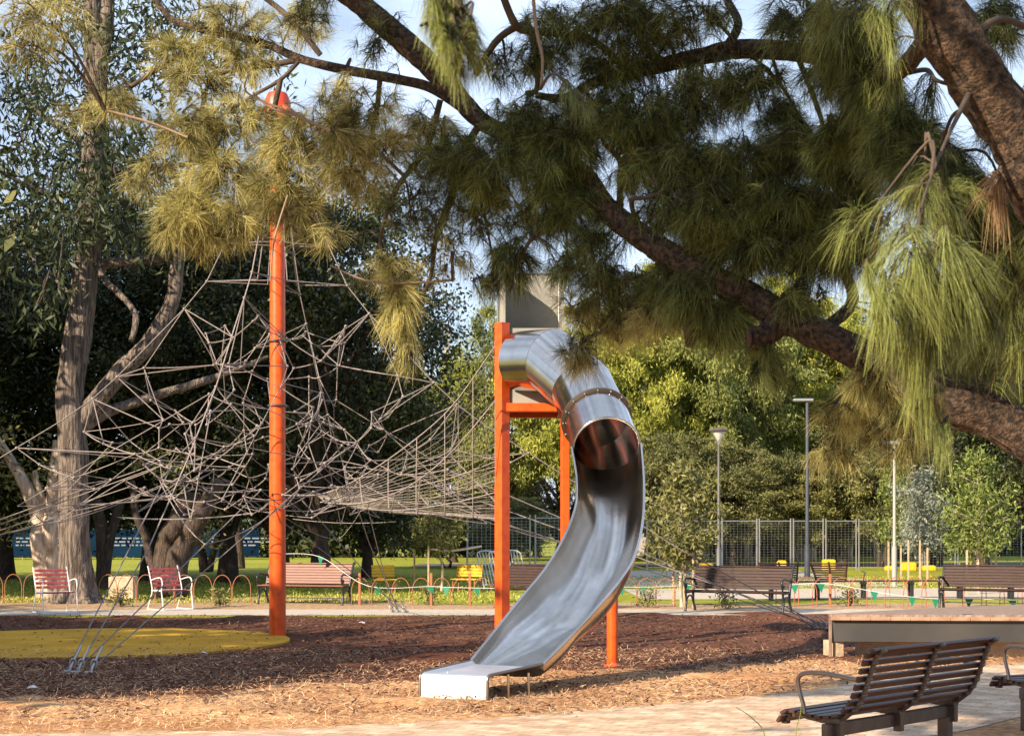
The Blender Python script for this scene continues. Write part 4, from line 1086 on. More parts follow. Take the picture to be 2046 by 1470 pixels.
def at(px, Y): return np.array([X(px, Y), Y, 0.0])
# dark figs behind the net
G1 = 'dense dark trees behind the climbing net'
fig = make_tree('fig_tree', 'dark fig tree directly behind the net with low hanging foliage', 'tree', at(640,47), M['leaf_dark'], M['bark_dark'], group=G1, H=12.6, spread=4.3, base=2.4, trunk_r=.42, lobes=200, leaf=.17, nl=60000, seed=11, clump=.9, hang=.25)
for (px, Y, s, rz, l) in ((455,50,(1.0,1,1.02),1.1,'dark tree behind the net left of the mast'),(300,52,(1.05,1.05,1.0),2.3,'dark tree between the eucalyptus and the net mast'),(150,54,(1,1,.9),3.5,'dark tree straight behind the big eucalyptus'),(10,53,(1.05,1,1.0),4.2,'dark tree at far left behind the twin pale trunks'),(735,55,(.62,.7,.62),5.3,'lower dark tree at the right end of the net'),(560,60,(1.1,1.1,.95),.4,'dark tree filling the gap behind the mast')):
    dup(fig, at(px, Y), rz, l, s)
# far mass beyond, to close holes low down
# green trees mid background
G2 = 'sunlit yellow green trees beyond the wire fence'
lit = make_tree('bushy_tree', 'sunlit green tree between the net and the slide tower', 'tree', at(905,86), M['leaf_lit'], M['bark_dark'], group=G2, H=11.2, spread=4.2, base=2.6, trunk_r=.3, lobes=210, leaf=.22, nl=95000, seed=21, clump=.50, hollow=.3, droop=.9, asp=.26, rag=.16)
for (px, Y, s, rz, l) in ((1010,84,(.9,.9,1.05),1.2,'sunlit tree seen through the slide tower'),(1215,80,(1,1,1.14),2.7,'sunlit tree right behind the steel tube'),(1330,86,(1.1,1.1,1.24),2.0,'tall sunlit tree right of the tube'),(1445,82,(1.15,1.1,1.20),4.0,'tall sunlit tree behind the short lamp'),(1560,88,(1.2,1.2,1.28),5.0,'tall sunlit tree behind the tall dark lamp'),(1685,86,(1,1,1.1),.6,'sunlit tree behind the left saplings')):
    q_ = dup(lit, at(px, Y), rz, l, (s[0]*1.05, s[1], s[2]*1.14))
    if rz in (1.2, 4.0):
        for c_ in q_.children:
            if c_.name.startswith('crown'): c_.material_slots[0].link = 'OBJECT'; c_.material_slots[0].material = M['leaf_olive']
G3 = 'darker mid green trees under the foreground limb'
mid_ = make_tree('shrubby_tree', 'olive shrub tree beneath the sunlit trees right of the tube', 'tree', at(1345,74), M['leaf_mid'], M['bark_dark'], group=G3, H=6.6, spread=3.0, base=1.5, trunk_r=.16, lobes=150, leaf=.16, nl=55000, seed=31, clump=.38, multi=3, droop=.5, asp=.34, rag=.15)
for (px, Y, s, rz, l) in ((1470,73,(1.1,1,1.1),1.2,'olive shrub tree behind the short lamp'),(1570,76,(1,1,.9),2.2,'olive shrub tree left of the tall dark lamp'),(1660,74,(1.1,1,1.0),3.7,'olive shrub tree right of the tall dark lamp'),(1765,72,(1.1,1.1,1.35),4.4,'mid green tree behind the left saplings'),(1870,75,(1.2,1.2,1.5),5.1,'mid green tree behind the grey sapling'),(1010,70,(.8,.8,.62),.3,'low olive shrub tree beside the tower post'),(890,72,(.8,.8,.55),3.0,'low olive shrub behind the leaning barriers')):
    dup(mid_, at(px, Y), rz, l, (s[0]*.95, s[1], s[2]*.84))
G4 = 'very dark trees behind the right hand limb'
for (px, Y, s, rz, l) in ((1960,60,(1.0,1,.85),2.1,'dark green tree behind the yellow green sapling'),(2100,56,(1.1,1,1.0),1.0,'dark tree at the right edge beyond the deck'),(1800,96,(1.3,1.2,1.25),3.3,'tall dark tree far behind the saplings'),(1640,104,(1.2,1.2,1.1),.2,'dark tree far behind the wire fence'),(1300,104,(1.2,1.2,.9),4.4,'dark tree far behind the short lamp')):
    dup(fig, at(px, Y), rz, l, s, group=G4)
for (px, Y, s, rz, l) in ((1480,100,(1.3,1.3,1.05),5.4,'dark tree far behind the tallest sunlit trees'),(1120,98,(1.1,1.1,.72),2.9,'dark low tree far behind the slide tower')):
    dup(fig, at(px, Y), rz, l, s, group=G4)
# trunks standing in the shade behind the right fence
gt = np.random.default_rng(5)
tt_ = thing('bare_trunk', 'slender trunk group behind the wire fence over the dark park bench', 'tree', at(1500,92), group='slender trunks behind the wire fence'); mb = MB()
for k in range(3):
    a = k*2.1; mb.tube(spline([(0.3*math.cos(a),.3*math.sin(a),0),(.5*math.cos(a)+.1,.5*math.sin(a),1.5),(1.0*math.cos(a),1.0*math.sin(a),3.2),(1.3*math.cos(a+.3),1.3*math.sin(a),5.5)],5), list(np.linspace(.16,.07,16)), 7)
obj('trunk', mb, M['bark_pale'], tt_, smooth=60)
Vv, Ff = leaves(np.concatenate([np.random.default_rng(2).normal(0,.8,(1600,3))+np.array([0,0,5.4])]), .28, .13, np.random.default_rng(3)); link('crown', fastmesh('crown', Vv, Ff, np.random.default_rng(1).uniform(0,1,1600)), M['leaf_mid'], tt_)
for (px, Y, s, rz, l) in ((1400,90,.95,1,'left of the short lamp'),(1555,95,1,2,'behind the square yellow fence foot'),(1620,90,1.05,3,'beside the tall dark lamp'),(1690,93,.9,4,'right of the tall dark lamp'),(1760,94,1,5,'left of the saplings'),(1590,99,1.1,1.7,'farthest back left of the tall lamp'),(1840,92,1,2.6,'behind the grey sapling')):
    dup(tt_, at(px, Y), rz, 'slender trunk group behind the wire fence '+l, s)
# low hedge masses far away that close the horizon
hd = thing('hedge', 'long dark hedge closing the lawn behind the net', 'hedge', (-20,104,0)); g = np.random.default_rng(8)
n = 26000; pp = np.stack([g.uniform(-26,22,n), g.uniform(-1.5,1.5,n), g.uniform(0,1,n)**.8*4.6], 1); pp[:,2] *= 1+.25*np.sin(pp[:,0]*.7)+.1*np.sin(pp[:,0]*2.1)
V, F = leaves(pp, .55, .3, g); link('foliage', fastmesh('foliage', V, F, g.uniform(0,.7,n)), M['leaf_dark'], hd)
mb = MB()
for k in range(24): x = -25+k*2; mb.tube([(x,0,0),(x+g.normal(0,.2),g.normal(0,.3),3.2)], [.12,.05], 6)
obj('stem', mb, M['bark_dark'], hd)
hd2 = dup(hd, (34,112,0), 3.3, 'long dark hedge closing the view behind the right hand fence', (1.1,1,1.1))

# ---------------------------------------------------------------- big eucalyptus at left
ec = thing('eucalyptus_tree', 'big eucalyptus with furrowed trunk and forked limbs left of the net', 'tree', G(152,1204)); EO = np.array(ec.location); EY = EO[1]
mb = MB()
def tr(pts, rpx, nseg=5, n=12):
    p = spline([P(a, b, EY+(c if len(q) > 2 else 0)) for q in pts for a, b, c in [(q[0], q[1], q[2] if len(q) > 2 else 0)]], nseg)
    r = np.interp(np.linspace(0,1,len(p)), np.linspace(0,1,len(rpx)), rpx)*EY/FPX; return p, list(r)
p, r = tr([(158,1212),(153,1180),(150,1100),(147,1000),(145,880),(140,790),(150,700),(163,620),(172,540),(180,470),(186,380),(190,280),(192,180),(186,60),(184,-60)], [54,36,31,29,28,27,27,26,24,25,25,24,22,18,15]); p[0][2] = -.1; bark_tube(mb, p, np.array(r), n=56, step=.08, amp=.035, ft=22, fs=2.6, seed=5, lump=.035)
for a in (0,1.1,2.2,3.2,4.3,5.4):      # buttress roots
    q = EO+np.array([math.cos(a)*.75, math.sin(a)*.75, -.05]); mb.tube(spline([q, EO+np.array([math.cos(a)*.45, math.sin(a)*.45, .12]), EO+np.array([math.cos(a)*.2, math.sin(a)*.2, .7])],4), list(np.linspace(.10,.18,9)), 8)
obj('trunk', mb, M['bark_euc'], ec, org=EO, smooth=60)
limbs = [([(150,850),(180,815),(240,740),(300,680),(340,600),(350,520),(375,430),(400,340),(430,240)], [22,20,18,17,15,13,12,9,6]),
         ([(150,870),(200,825),(290,790),(380,760),(440,735),(520,700)], [14,11,9,8,6,3]),
         ([(190,530),(240,520),(310,508),(380,470),(440,400)], [12,10,9,7,4]),
         ([(195,530),(215,565),(255,600),(285,640),(280,690)], [7,6,6,6,5]),
         ([(190,150),(215,90),(225,20),(230,-60)], [16,13,12,10]),
         ([(186,300),(120,250),(60,210),(0,150)], [8,6,5,3]), ([(184,380),(120,400),(60,380),(10,350)], [8,6,4,3]),
         ([(188,360),(260,330),(330,320),(390,300)], [10,8,6,4]), ([(165,620),(110,560),(60,520),(20,470)], [5,4,3,2])]
for pts, rp in limbs:
    mb = MB(); p, r = tr(pts, rp); p[:,1] += np.linspace(0, rng.uniform(-1.5,1.5), len(p)); bark_tube(mb, p, np.array(r), n=24, step=.10, amp=.08, ft=10, fs=2.0, seed=len(p), lump=.06); obj('limb', mb, M['bark_euc'], ec, org=EO, smooth=60)
# crown: hanging leaf sprays around limb ends
g = np.random.default_rng(44)
cl = []
for (px, py, rx, ry, k) in ((60,180,80,70,16),(40,330,60,60,12),(120,420,90,60,22),(230,430,100,60,24),(60,90,80,60,12),(300,110,80,70,16),(270,30,90,50,12),(110,300,60,60,10),(300,310,60,50,10),(210,330,60,70,12),(40,470,60,60,16),(320,420,60,50,12),(420,250,60,60,9),(130,10,80,30,8),(470,110,70,70,9),(60,600,50,60,8),(390,40,80,50,8),(250,215,50,50,6),(195,130,40,60,8),(185,260,40,70,12),(180,380,40,60,12)):
    for _ in range(k): cl.append(P(px+g.normal(0,rx*.55), py+g.normal(0,ry*.55), EY+g.normal(0,2.0)))
cl = np.array(cl); per = 50; idx = np.repeat(np.arange(len(cl)), per); n_ = len(idx)
pp = cl[idx]+g.normal(0,1,(n_,3))*np.array([.34,.34,.30]); pp[:,2] -= np.abs(g.normal(0,.2,n_))
V, F = leaves(pp - EO, .25, .062, g, droop=.9); eV, eF, eT = V, F, np.clip(g.normal(.4,.25,n_),0,1)
mb = MB()
for c in cl[::2]:
    s_ = cl[g.integers(len(cl))]; q = c + (s_-c)*.1 + np.array([0,0,.5]); mb.tube(spline([c, (c+q)/2+g.normal(0,.1,3), q],3), .018, 4, cap=False)
mb.v = [v-EO for v in mb.v]; crown_with_twigs('crown', eV, eF, eT, mb, M['leaf_euc'], M['bark_dark'], ec)
# pale twin trunks at far left, dark twisted figs trunks
def trunks(name, label, px, py, paths, bark, cr=None, seed=1):
    o_ = G(px, py); t = thing(name, label, 'tree', o_); Y = o_[1]
    for pts, rp in paths:
        p = spline([P(a,b,Y) for a, b in pts], 5); r = np.interp(np.linspace(0,1,len(p)), np.linspace(0,1,len(rp)), rp)*Y/FPX; p[:,1] += np.random.default_rng(seed).normal(0,.05,len(p)).cumsum()
        p[0][2] = min(p[0][2], -.02)
        mb = MB(); mb.tube(p, list(r), 10); obj('trunk', mb, bark, t, org=o_, smooth=60)
    if cr:
        g = np.random.default_rng(seed); C = np.array([P(a+g.normal(0,rx), b+g.normal(0,ry), Y+g.normal(0,.8)) for a,b,rx,ry,k in cr for _ in range(k)]); idx = np.repeat(np.arange(len(C)), 60)
        pp = C[idx]+g.normal(0,.22,(len(idx),3)); V, F = leaves(pp-o_, .16, .055, g, droop=.4); link('crown', fastmesh('crown', V, F, g.uniform(0,1,len(idx))), M['leaf_mid'], t)
    return t
trunks('paperbark_tree', 'pale peeling twin trunks at far left beside the eucalyptus', 92, 1195, [([(92,1200),(85,1120),(78,1040),(60,980),(30,930),(-10,870)],[20,17,15,13,10,8]), ([(100,1200),(102,1100),(106,1020),(112,960),(118,880)],[20,16,15,13,9]), ([(78,1040),(88,1000),(70,940)],[9,7,5])], M['bark_pale'], [(30,900,50,60,8),(60,960,30,30,4),(20,1000,20,40,5)], 3)
trunks('fig_tree', 'twisted brown fig trunk behind the second red chair', 335, 1192, [([(330,1195),(322,1130),(330,1080),(355,1040),(370,990)],[26,20,22,24,22]), ([(350,1195),(352,1120),(372,1070),(400,1020),(430,960)],[26,24,24,20,14]), ([(318,1150),(298,1120),(285,1070),(265,1020),(255,960)],[8,9,8,8,6])], M['bark_dark'], [(300,900,40,25,6),(420,1030,30,30,5)], 6)
trunks('fig_tree', 'dark forked trunk right behind the eucalyptus', 205, 1178, [([(205,1180),(202,1120),(200,1060),(190,1000)],[14,11,12,12]), ([(208,1180),(212,1120),(222,1060),(240,1000)],[12,10,9,9])], M['bark_dark'])
trunks('fig_tree', 'dark short trunks left of the orange mast far behind', 410, 1142, [([(408,1143),(404,1110),(395,1060)],[11,9,9]), ([(418,1143),(424,1110),(440,1060)],[8,7,8])], M['bark_dark'])
trunks('fig_tree', 'dark trunk between mast and reddish bench on the lawn', 478, 1135, [([(478,1136),(476,1090),(470,1040)],[12,10,10])], M['bark_dark'])
# ---------------------------------------------------------------- saplings and stakes
def sapling(name, label, px, py, top, rx, leafm, stakes, seed, dens=40, tie=None, wid=.010, base_frac=.35):
    o_ = G(px, py); Y = o_[1]; t = thing(name, label, 'sapling', o_); g = np.random.default_rng(seed); H = EYE+(HY-top)*Y/FPX
    st = spline([(0,0,-.03),(g.normal(0,.03),0,H*.3),(g.normal(0,.06),0,H*.65),(g.normal(0,.05),0,H*.95)],5); mb = MB(); mb.tube(st, list(np.linspace(.045,.012,len(st))), 7)
    C = []
    for k in range(dens):
        z = H*(base_frac+(1-base_frac)*g.uniform(0,1)**1.15); rr = rx*Y/FPX*math.sin(math.pi*min(1,max(.12,(z/H-base_frac+.12)/(1.12-base_frac))))**.6*g.uniform(.15,1.25); a = g.uniform(0,6.28); c = np.array([rr*math.cos(a), rr*math.sin(a), z]); C.append(c)
        if k % 2 == 0: mb.tube([np.array([0,0,z-.35*rr-.1]), c*.6+np.array([0,0,.4*z-.0]) if False else (np.array([0,0,z-.3])+c)/2, c], [.014,.010,.006], 4, cap=False)
    obj('trunk', mb, M['bark_pale'], t, smooth=60)
    C = np.array(C); idx = np.repeat(np.arange(len(C)), 46); pp = C[idx]+g.normal(0,.15,(len(idx),3)); pp[:,2] -= np.abs(g.normal(0,.12,len(idx)))
    V, F = leaves(pp, .15, .05, g, droop=.7); link('crown', fastmesh('crown', V, F, np.clip(g.normal(.5,.25,len(idx)),0,1)), leafm, t)
    for si, (sx, sy) in enumerate(stakes):
        q = G(sx, py+g.uniform(-3,3)); Hs = EYE+(HY-sy)*q[1]/FPX
        so = thing('timber_stake', ('left ','middle ','right ')[si if len(stakes) == 3 else si*2]+'timber stake beside the '+label.split(' beside')[0].split(' behind')[0].split(' just')[0].split(' standing')[0], 'stake', q, group='timber stakes round the young trees'); mb = MB(); mb.box((0,0,Hs/2), (.05,.05,Hs), bev=.004); mb.box((0,0,Hs+.01),(.04,.04,.03)); obj('post', mb, M['stake'], so)
    return t
M['stake'] = mat('pale_stake_timber', (.34,.24,.14), .8, noise=8, col2=(.46,.34,.22))
sapling('young_tree', 'yellow green sapling beside the deck bench', 1955, 1186, 905, 62, M['leaf_sapling'], ((1932,1100),(1953,1090),(1990,1085)), 51, dens=95)
sapling('young_tree', 'silver grey sapling standing between its stakes', 1840, 1168, 940, 55, M['leaf_grey'], ((1838,1080),(1853,1095),(1815,1080)), 52, dens=80)
sapling('young_tree', 'green sapling just left of the grey one', 1790, 1158, 925, 35, M['leaf_sapling'], ((1775,1080),(1800,1085)), 53, dens=50)
sapling('young_tree', 'dark leaved sapling beside the timber bench', 1362, 1212, 930, 60, M['leaf_mid'], ((1345,1100),(1368,1095),(1385,1100)), 54, dens=70)
sapling('young_tree', 'thin sapling with bare pale trunk behind the hoops', 882, 1182, 1010, 45, M['leaf_mid'], ((828,1098),(856,1092)), 55, dens=34, base_frac=.55)
mb = MB(); mb.tube(spline([P(860,1096,41.5),P(900,1100,41.6),P(962,1091,42)],4), .03, 5); tag(obj('webbing_tie', mb, mat('pale_webbing', (.62,.48,.42), .8)), 'pale webbing strap tied across the thin sapling', 'strap')
# small plants along the hoop fence
for (px, py, l) in ((1294,1213,'small bushy plant by the hoops right of the slide'),(1700,1210,'scrubby weed at the foot of the red hoops'),(240,1212,'tuft of dry plants near the eucalyptus roots'),(440,1212,'low leafy plant by the hoops left of the mast'),(1450,1216,'low plants under the dark bench'),(858,1208,'thin weeds by the hoops near the tower')):
    o_ = G(px, py); t = thing('small_plant', l, 'plant', o_); g = np.random.default_rng(px); n = 260; pp = g.normal(0,1,(n,3))*np.array([.13,.10,.0])+np.stack([np.zeros(n),np.zeros(n),g.uniform(.02,.42,n)],1); V, F = leaves(pp, .09, .03, g); link('foliage', fastmesh('foliage', V, F, g.uniform(0,1,n)), M['leaf_mid'], t)
    mb = MB()
    for k in range(6): a = g.uniform(0,6.28); mb.tube([(0,0,0),(.1*math.cos(a),.1*math.sin(a),.35)], .006, 4)
    obj('stem', mb, M['twig'], t)
# lawn tufts in the nearer grass
g = np.random.default_rng(77); n = 26000; Yg = 35+g.uniform(0,1,n)**1.5*22; Xg = g.uniform(-1.05,1.05,n)*.341*Yg; keep = ~((Xg > 2.2)&(Yg < 44)); Xg, Yg = Xg[keep], Yg[keep]; n = len(Xg)
B_ = np.stack([Xg,Yg,np.zeros(n)],1); D_ = unit(np.stack([g.normal(0,.4,n),g.normal(0,.4,n),np.ones(n)],1)); V, F = needles(B_, D_, g.uniform(.04,.10,n), np.full(n,.2), .03, g)
tag(link('lawn_grass', fastmesh('lawn_grass', V, F, np.repeat(g.uniform(0,1,n),2)), M['leaf_lit']), 'short sunlit grass tufts of the lawn', kind='stuff')

# ---------------------------------------------------------------- foreground casuarina
CT = np.array([3.75, 7.2, 0.0])
cas = thing('casuarina_tree', 'large casuarina with rough bark limbs sweeping across the foreground and drooping needles', 'tree', CT)
limb_pts = []   # sampled skeleton points for attaching secondary branches
def limb(pts, rpx, name='limb', m='bark_cas', n=14, seg=7, rough=.06, pre=None):
    p3 = [P(a,b,c) for a,b,c in pts]
    if pre is not None: p3 = pre + p3
    r0 = [q*c/FPX for q, (a,b,c) in zip(rpx, pts)]
    if pre is not None: r0 = [r0[0]*1.25]*len(pre) + r0
    p = spline(p3, seg); r = np.interp(np.linspace(0,1,len(p)), np.linspace(0,1,len(r0)), r0)
    g = np.random.default_rng(len(p)+int(abs(p3[-1][0])*100)); r = r*(1+g.normal(0,rough*.5,len(r)))
    mb = MB()
    if n >= 10: bark_tube(mb, p, r*.93, n=40 if n == 14 else 28, step=.03, amp=.17, ft=12 if n == 14 else 10, fs=9.0, seed=len(p), lump=.05)
    else: mb.tube(p, list(r), n)
    o = obj(name, mb, M[m], cas, org=CT, smooth=70); limb_pts.append(p[len(pre)*seg if pre is not None else 0:]); return p
mb = MB(); tp_ = spline([CT+np.array([0.1,0,-.1]), CT+np.array([.05,0,.5]), CT+np.array([0,0,1.2]), CT+np.array([-.05,0,2.2]), CT+np.array([.15,.1,3.6]), CT+np.array([.3,.2,5.5]), CT+np.array([.2,.3,8.0])],5); mb.tube(tp_, list(np.interp(np.linspace(0,1,len(tp_)),[0,.1,.4,1],[.46,.34,.28,.10])), 16); obj('trunk', mb, M['bark_cas'], cas, org=CT, smooth=70)
limb([(2046,868,7.6),(1900,805,7.7),(1750,722,7.9),(1600,650,8.1),(1500,597,8.3),(1400,545,8.4),(1300,488,8.6),(1215,420,8.8),(1160,345,8.9),(1060,285,9.0),(960,240,9.1),(880,150,9.2),(790,70,9.3),(700,-5,9.4),(600,-60,9.5)], [46,42,34,31,29,28,26,24,20,18,18,23,23,22,18], pre=[CT+np.array([-.02,0,1.15])])
limb([(2110,430,6.5),(2046,300,6.4),(1970,190,6.35),(1905,90,6.3),(1850,-10,6.3),(1800,-120,6.4)], [60,58,56,58,54,50], pre=[CT+np.array([-.03,0,1.9])])
lD = limb([(1860,70,6.4),(1780,150,7.4),(1700,128,8.0),(1590,105,8.5),(1480,98,8.7),(1390,115,8.8),(1300,135,8.9),(1200,160,8.9),(1130,195,9),(1070,190,9)], [22,18,17,19,19,17,15,12,9,6], m='bark_cas', n=10)
sm = [([(1050,188,9.0),(1075,170,9.0),(1060,60,9.0),(1030,56,9.0),(990,85,9.0),(950,150,9.1)],[6,6,7,7,7,6]), ([(1000,-20,8.8),(1030,50,8.9),(1060,62,9),(1130,68,9),(1190,85,9),(1250,140,9)],[7,8,8,8,7,5]),
 ([(960,240,9.1),(870,180,9.3),(800,160,9.5),(690,140,9.8),(600,118,10),(520,85,10.2),(400,58,10.3),(345,40,10.4),(305,-5,10.5)],[12,11,10,10,9,8,8,6,5]),
 ([(610,118,10),(540,130,10.1),(470,140,10.2),(420,150,10.3)],[6,6,5,4]), ([(430,75,10.3),(360,110,10.4),(300,148,10.4),(215,200,10.5),(110,232,10.6)],[6,6,5,4,2]),
 ([(640,110,9.9),(600,60,9.9),(560,20,10),(520,-10,10)],[6,6,6,5]), ([(600,120,10),(560,160,10),(500,195,10),(430,240,10)],[4,4,3,2]),
 ([(1590,105,8.5),(1640,235,8.5),(1655,335,8.4)],[6,5,4]), ([(1740,150,7.8),(1700,210,8),(1645,290,8.1)],[5,4,3]), ([(1450,98,8.7),(1475,50,8.7),(1455,5,8.8),(1440,-30,8.8)],[10,9,8,7]),
 ([(1330,125,8.9),(1280,85,9),(1290,30,9),(1260,-10,9)],[7,6,6,5]), ([(1500,110,8.7),(1560,170,8.6),(1600,240,8.5),(1625,290,8.4)],[4,4,3,3]),
 ([(1237,440,8.8),(1240,360,8.8),(1238,320,8.8),(1205,285,8.8)],[8,7,6,5]), ([(1270,440,8.7),(1262,400,8.6),(1290,395,8.5),(1330,380,8.5)],[5,5,4,3]),
 ([(1640,662,8.1),(1700,610,8.2),(1695,560,8.2),(1660,500,8.3),(1645,450,8.3)],[13,13,11,9,7]), ([(1940,215,6.5),(1905,230,6.8),(1885,280,7),(1875,330,7.2)],[4,4,3,2]),
 ([(1800,150,7.6),(1850,140,7.4),(1870,160,7.2),(1900,170,7.0)],[5,5,4,4]),
 ([(960,245,9.1),(920,320,9.2),(905,390,9.3),(872,470,9.5),(858,560,9.6),(812,640,9.7)],[8,8,8,6,4,3]), ([(905,380,9.3),(935,360,9.3),(965,420,9.3),(985,520,9.2)],[4,4,3,2]),
 ([(560,160,10),(545,250,10),(560,330,10),(520,400,10)],[6,5,4,3]), ([(760,150,9.6),(745,260,9.7),(700,330,9.8),(640,380,9.9)],[6,5,4,3]), ([(880,200,9.3),(850,300,9.4),(790,380,9.5),(760,480,9.6),(770,540,9.6)],[6,6,5,4,3]),
 ([(420,150,10.3),(400,230,10.3),(380,320,10.3),(350,430,10.3)],[5,4,4,3]), ([(1160,345,8.9),(1120,420,8.9),(1060,480,8.9),(1030,540,9)],[7,6,4,3]), ([(1350,520,8.5),(1300,590,8.6),(1240,640,8.7),(1170,680,8.8)],[6,5,4,3]),
 ([(1900,110,6.4),(1990,40,6.6),(2060,60,6.8)],[8,7,6]), ([(1870,40,6.4),(1940,30,7),(1990,120,7.2),(2050,190,7.2)],[4,3,3,3]), ([(2046,330,6.5),(2010,360,6.4),(1985,345,6.3)],[8,6,4]), ([(1760,720,7.9),(1760,640,7.4),(1740,560,7.0),(1760,430,6.6)],[8,7,6,5])]
for pts, rp in sm: limb(pts, rp, name='branch', m='bark_cas' if max(rp) > 9 else 'twig', n=8, seg=6, rough=.04)
for pts, rp in (([(1065,-10,8.0),(1072,60,8),(1084,120,8),(1080,178,8)],[3.5,3.5,3,2]), ([(600,232,9.4),(520,200,9.4),(490,180,9.4),(495,150,9.4)],[2.5,2,2,1.5]), ([(660,262,9.4),(600,235,9.4),(540,215,9.4),(505,185,9.4)],[3,2.5,2,1.5]), ([(375,275,9.8),(300,245,9.8),(210,220,9.8)],[2.5,2.5,2]), ([(560,440,9.9),(574,400,9.8),(570,330,9.8)],[2,2.5,2]), ([(540,560,9.4),(548,480,9.4),(575,390,9.4)],[1.5,2,2]), ([(905,560,9.5),(800,566,9.5),(730,560,9.5),(660,530,9.5)],[2.5,2.5,2,1.5]), ([(440,350,9.9),(400,390,9.9),(365,420,9.9)],[2,2,1.5])):
    limb(pts, rp, name='dead_twig', m='twig_dry', n=6, seg=5, rough=.02)
# broken stubs on the limb
for pts, rp, tw in (([(1560,640,8.2),(1530,668,8.15),(1500,676,8.1)],[26,24,22],0), ([(1400,600,8.4),(1385,650,8.4),(1378,694,8.4)],[20,20,8],1)):
    limb(pts, rp, name='limb_stub', n=10, seg=4, rough=.1)
mb = MB(); q = P(1497,676,8.1); mb.lathe(q, [(.045,-.004),(.048,.004),(.02,.012)], 10, axis=(-1,-.1,-.1)); obj('cut_face', mb, mat('dark_cut_wood', (.05,.03,.02), .9), cas, org=CT)
SKEL = np.concatenate(limb_pts)

def needle_mass(blobs, m, name, seed, width=.0020, kt=1.0, kl=1.0, kd=1.0, ks=1.0, kn=1.0, pd=.68):
    """each blob: (px,py,Y, rx,ry px radii, tufts, needles per tuft, needle length, droop, spread) - real ellipsoids of twigs with tufts"""
    g = np.random.default_rng(seed); VB, FB, TB = [], [], []; off = 0; tw = MB()
    for (px, py, Y, rx, ry, nt, npt, nl, dr, spread) in blobs:
        nt = int(nt*kt); nl *= kl; dr *= kd; spread *= ks
        c0 = P(px, py, Y); a_, b_ = rx*Y/FPX, ry*Y/FPX; dz = (a_+b_)*.55
        j = np.argmin(((SKEL-c0)**2).sum(1)); s0 = SKEL[j]
        if np.linalg.norm(s0-c0) > .12:
            q = spline([s0, (s0+c0)/2+np.array([0,0,.12])+g.normal(0,.05,3), c0], 5); tw.tube(q, list(np.linspace(.0014,.0007,len(q))*Y), 5, cap=False)
        for _ in range(nt):
            e = rand_unit(1, g)[0]*g.uniform(.1,1)**.45; tip = c0+e*np.array([a_, dz, b_])
            st = c0*.55+tip*.45 + g.normal(0,.04,3) if g.random() < .8 else SKEL[np.argmin(((SKEL-tip)**2).sum(1))]
            if np.linalg.norm(st-tip) > .55: st = tip+(st-tip)*.5/np.linalg.norm(st-tip)
            q = spline([st, (st+tip)/2+np.array([0,0,.04])+g.normal(0,.02,3), tip+np.array([0,0,-.02])], 3)
            tw.tube(q, list(np.linspace(.0045,.002,len(q))), 4, cap=False)
            k = max(6, int(npt*kn*g.uniform(.5,1.4))); t = g.uniform(.15,1,k); i = np.clip((t*(len(q)-1)).astype(int),0,len(q)-2); f = (t*(len(q)-1)-i)[:,None]
            B0 = q[i]*(1-f)+q[i+1]*f; ax = unit(q[-1]-q[0]); D = unit(ax*1.0 + rand_unit(k, g)*spread + np.array([0,0,-.25*dr]))
            L = nl*g.uniform(.45,1.25,k); V, F = needles(B0, D, L, dr*g.uniform(.6,1.3,k), width, g)
            VB.append(V); FB.append(F+off); off += len(V); base = g.normal(.16,.12) if g.random() < pd else g.normal(.72,.18); tt0 = base+g.normal(0,.14,k); TB.append(np.clip(np.stack([tt0-.14, tt0+.22], 1), 0, 1).ravel())
    tw.v = [v-CT for v in tw.v]; tw2 = MB(); tw2.v = tw.v; tw2.f = [f for f in tw.f if len(f) == 4]
    crown_with_twigs(name, np.concatenate(VB)-CT, np.concatenate(FB), np.concatenate(TB), tw2, M[m], M['twig'], cas)
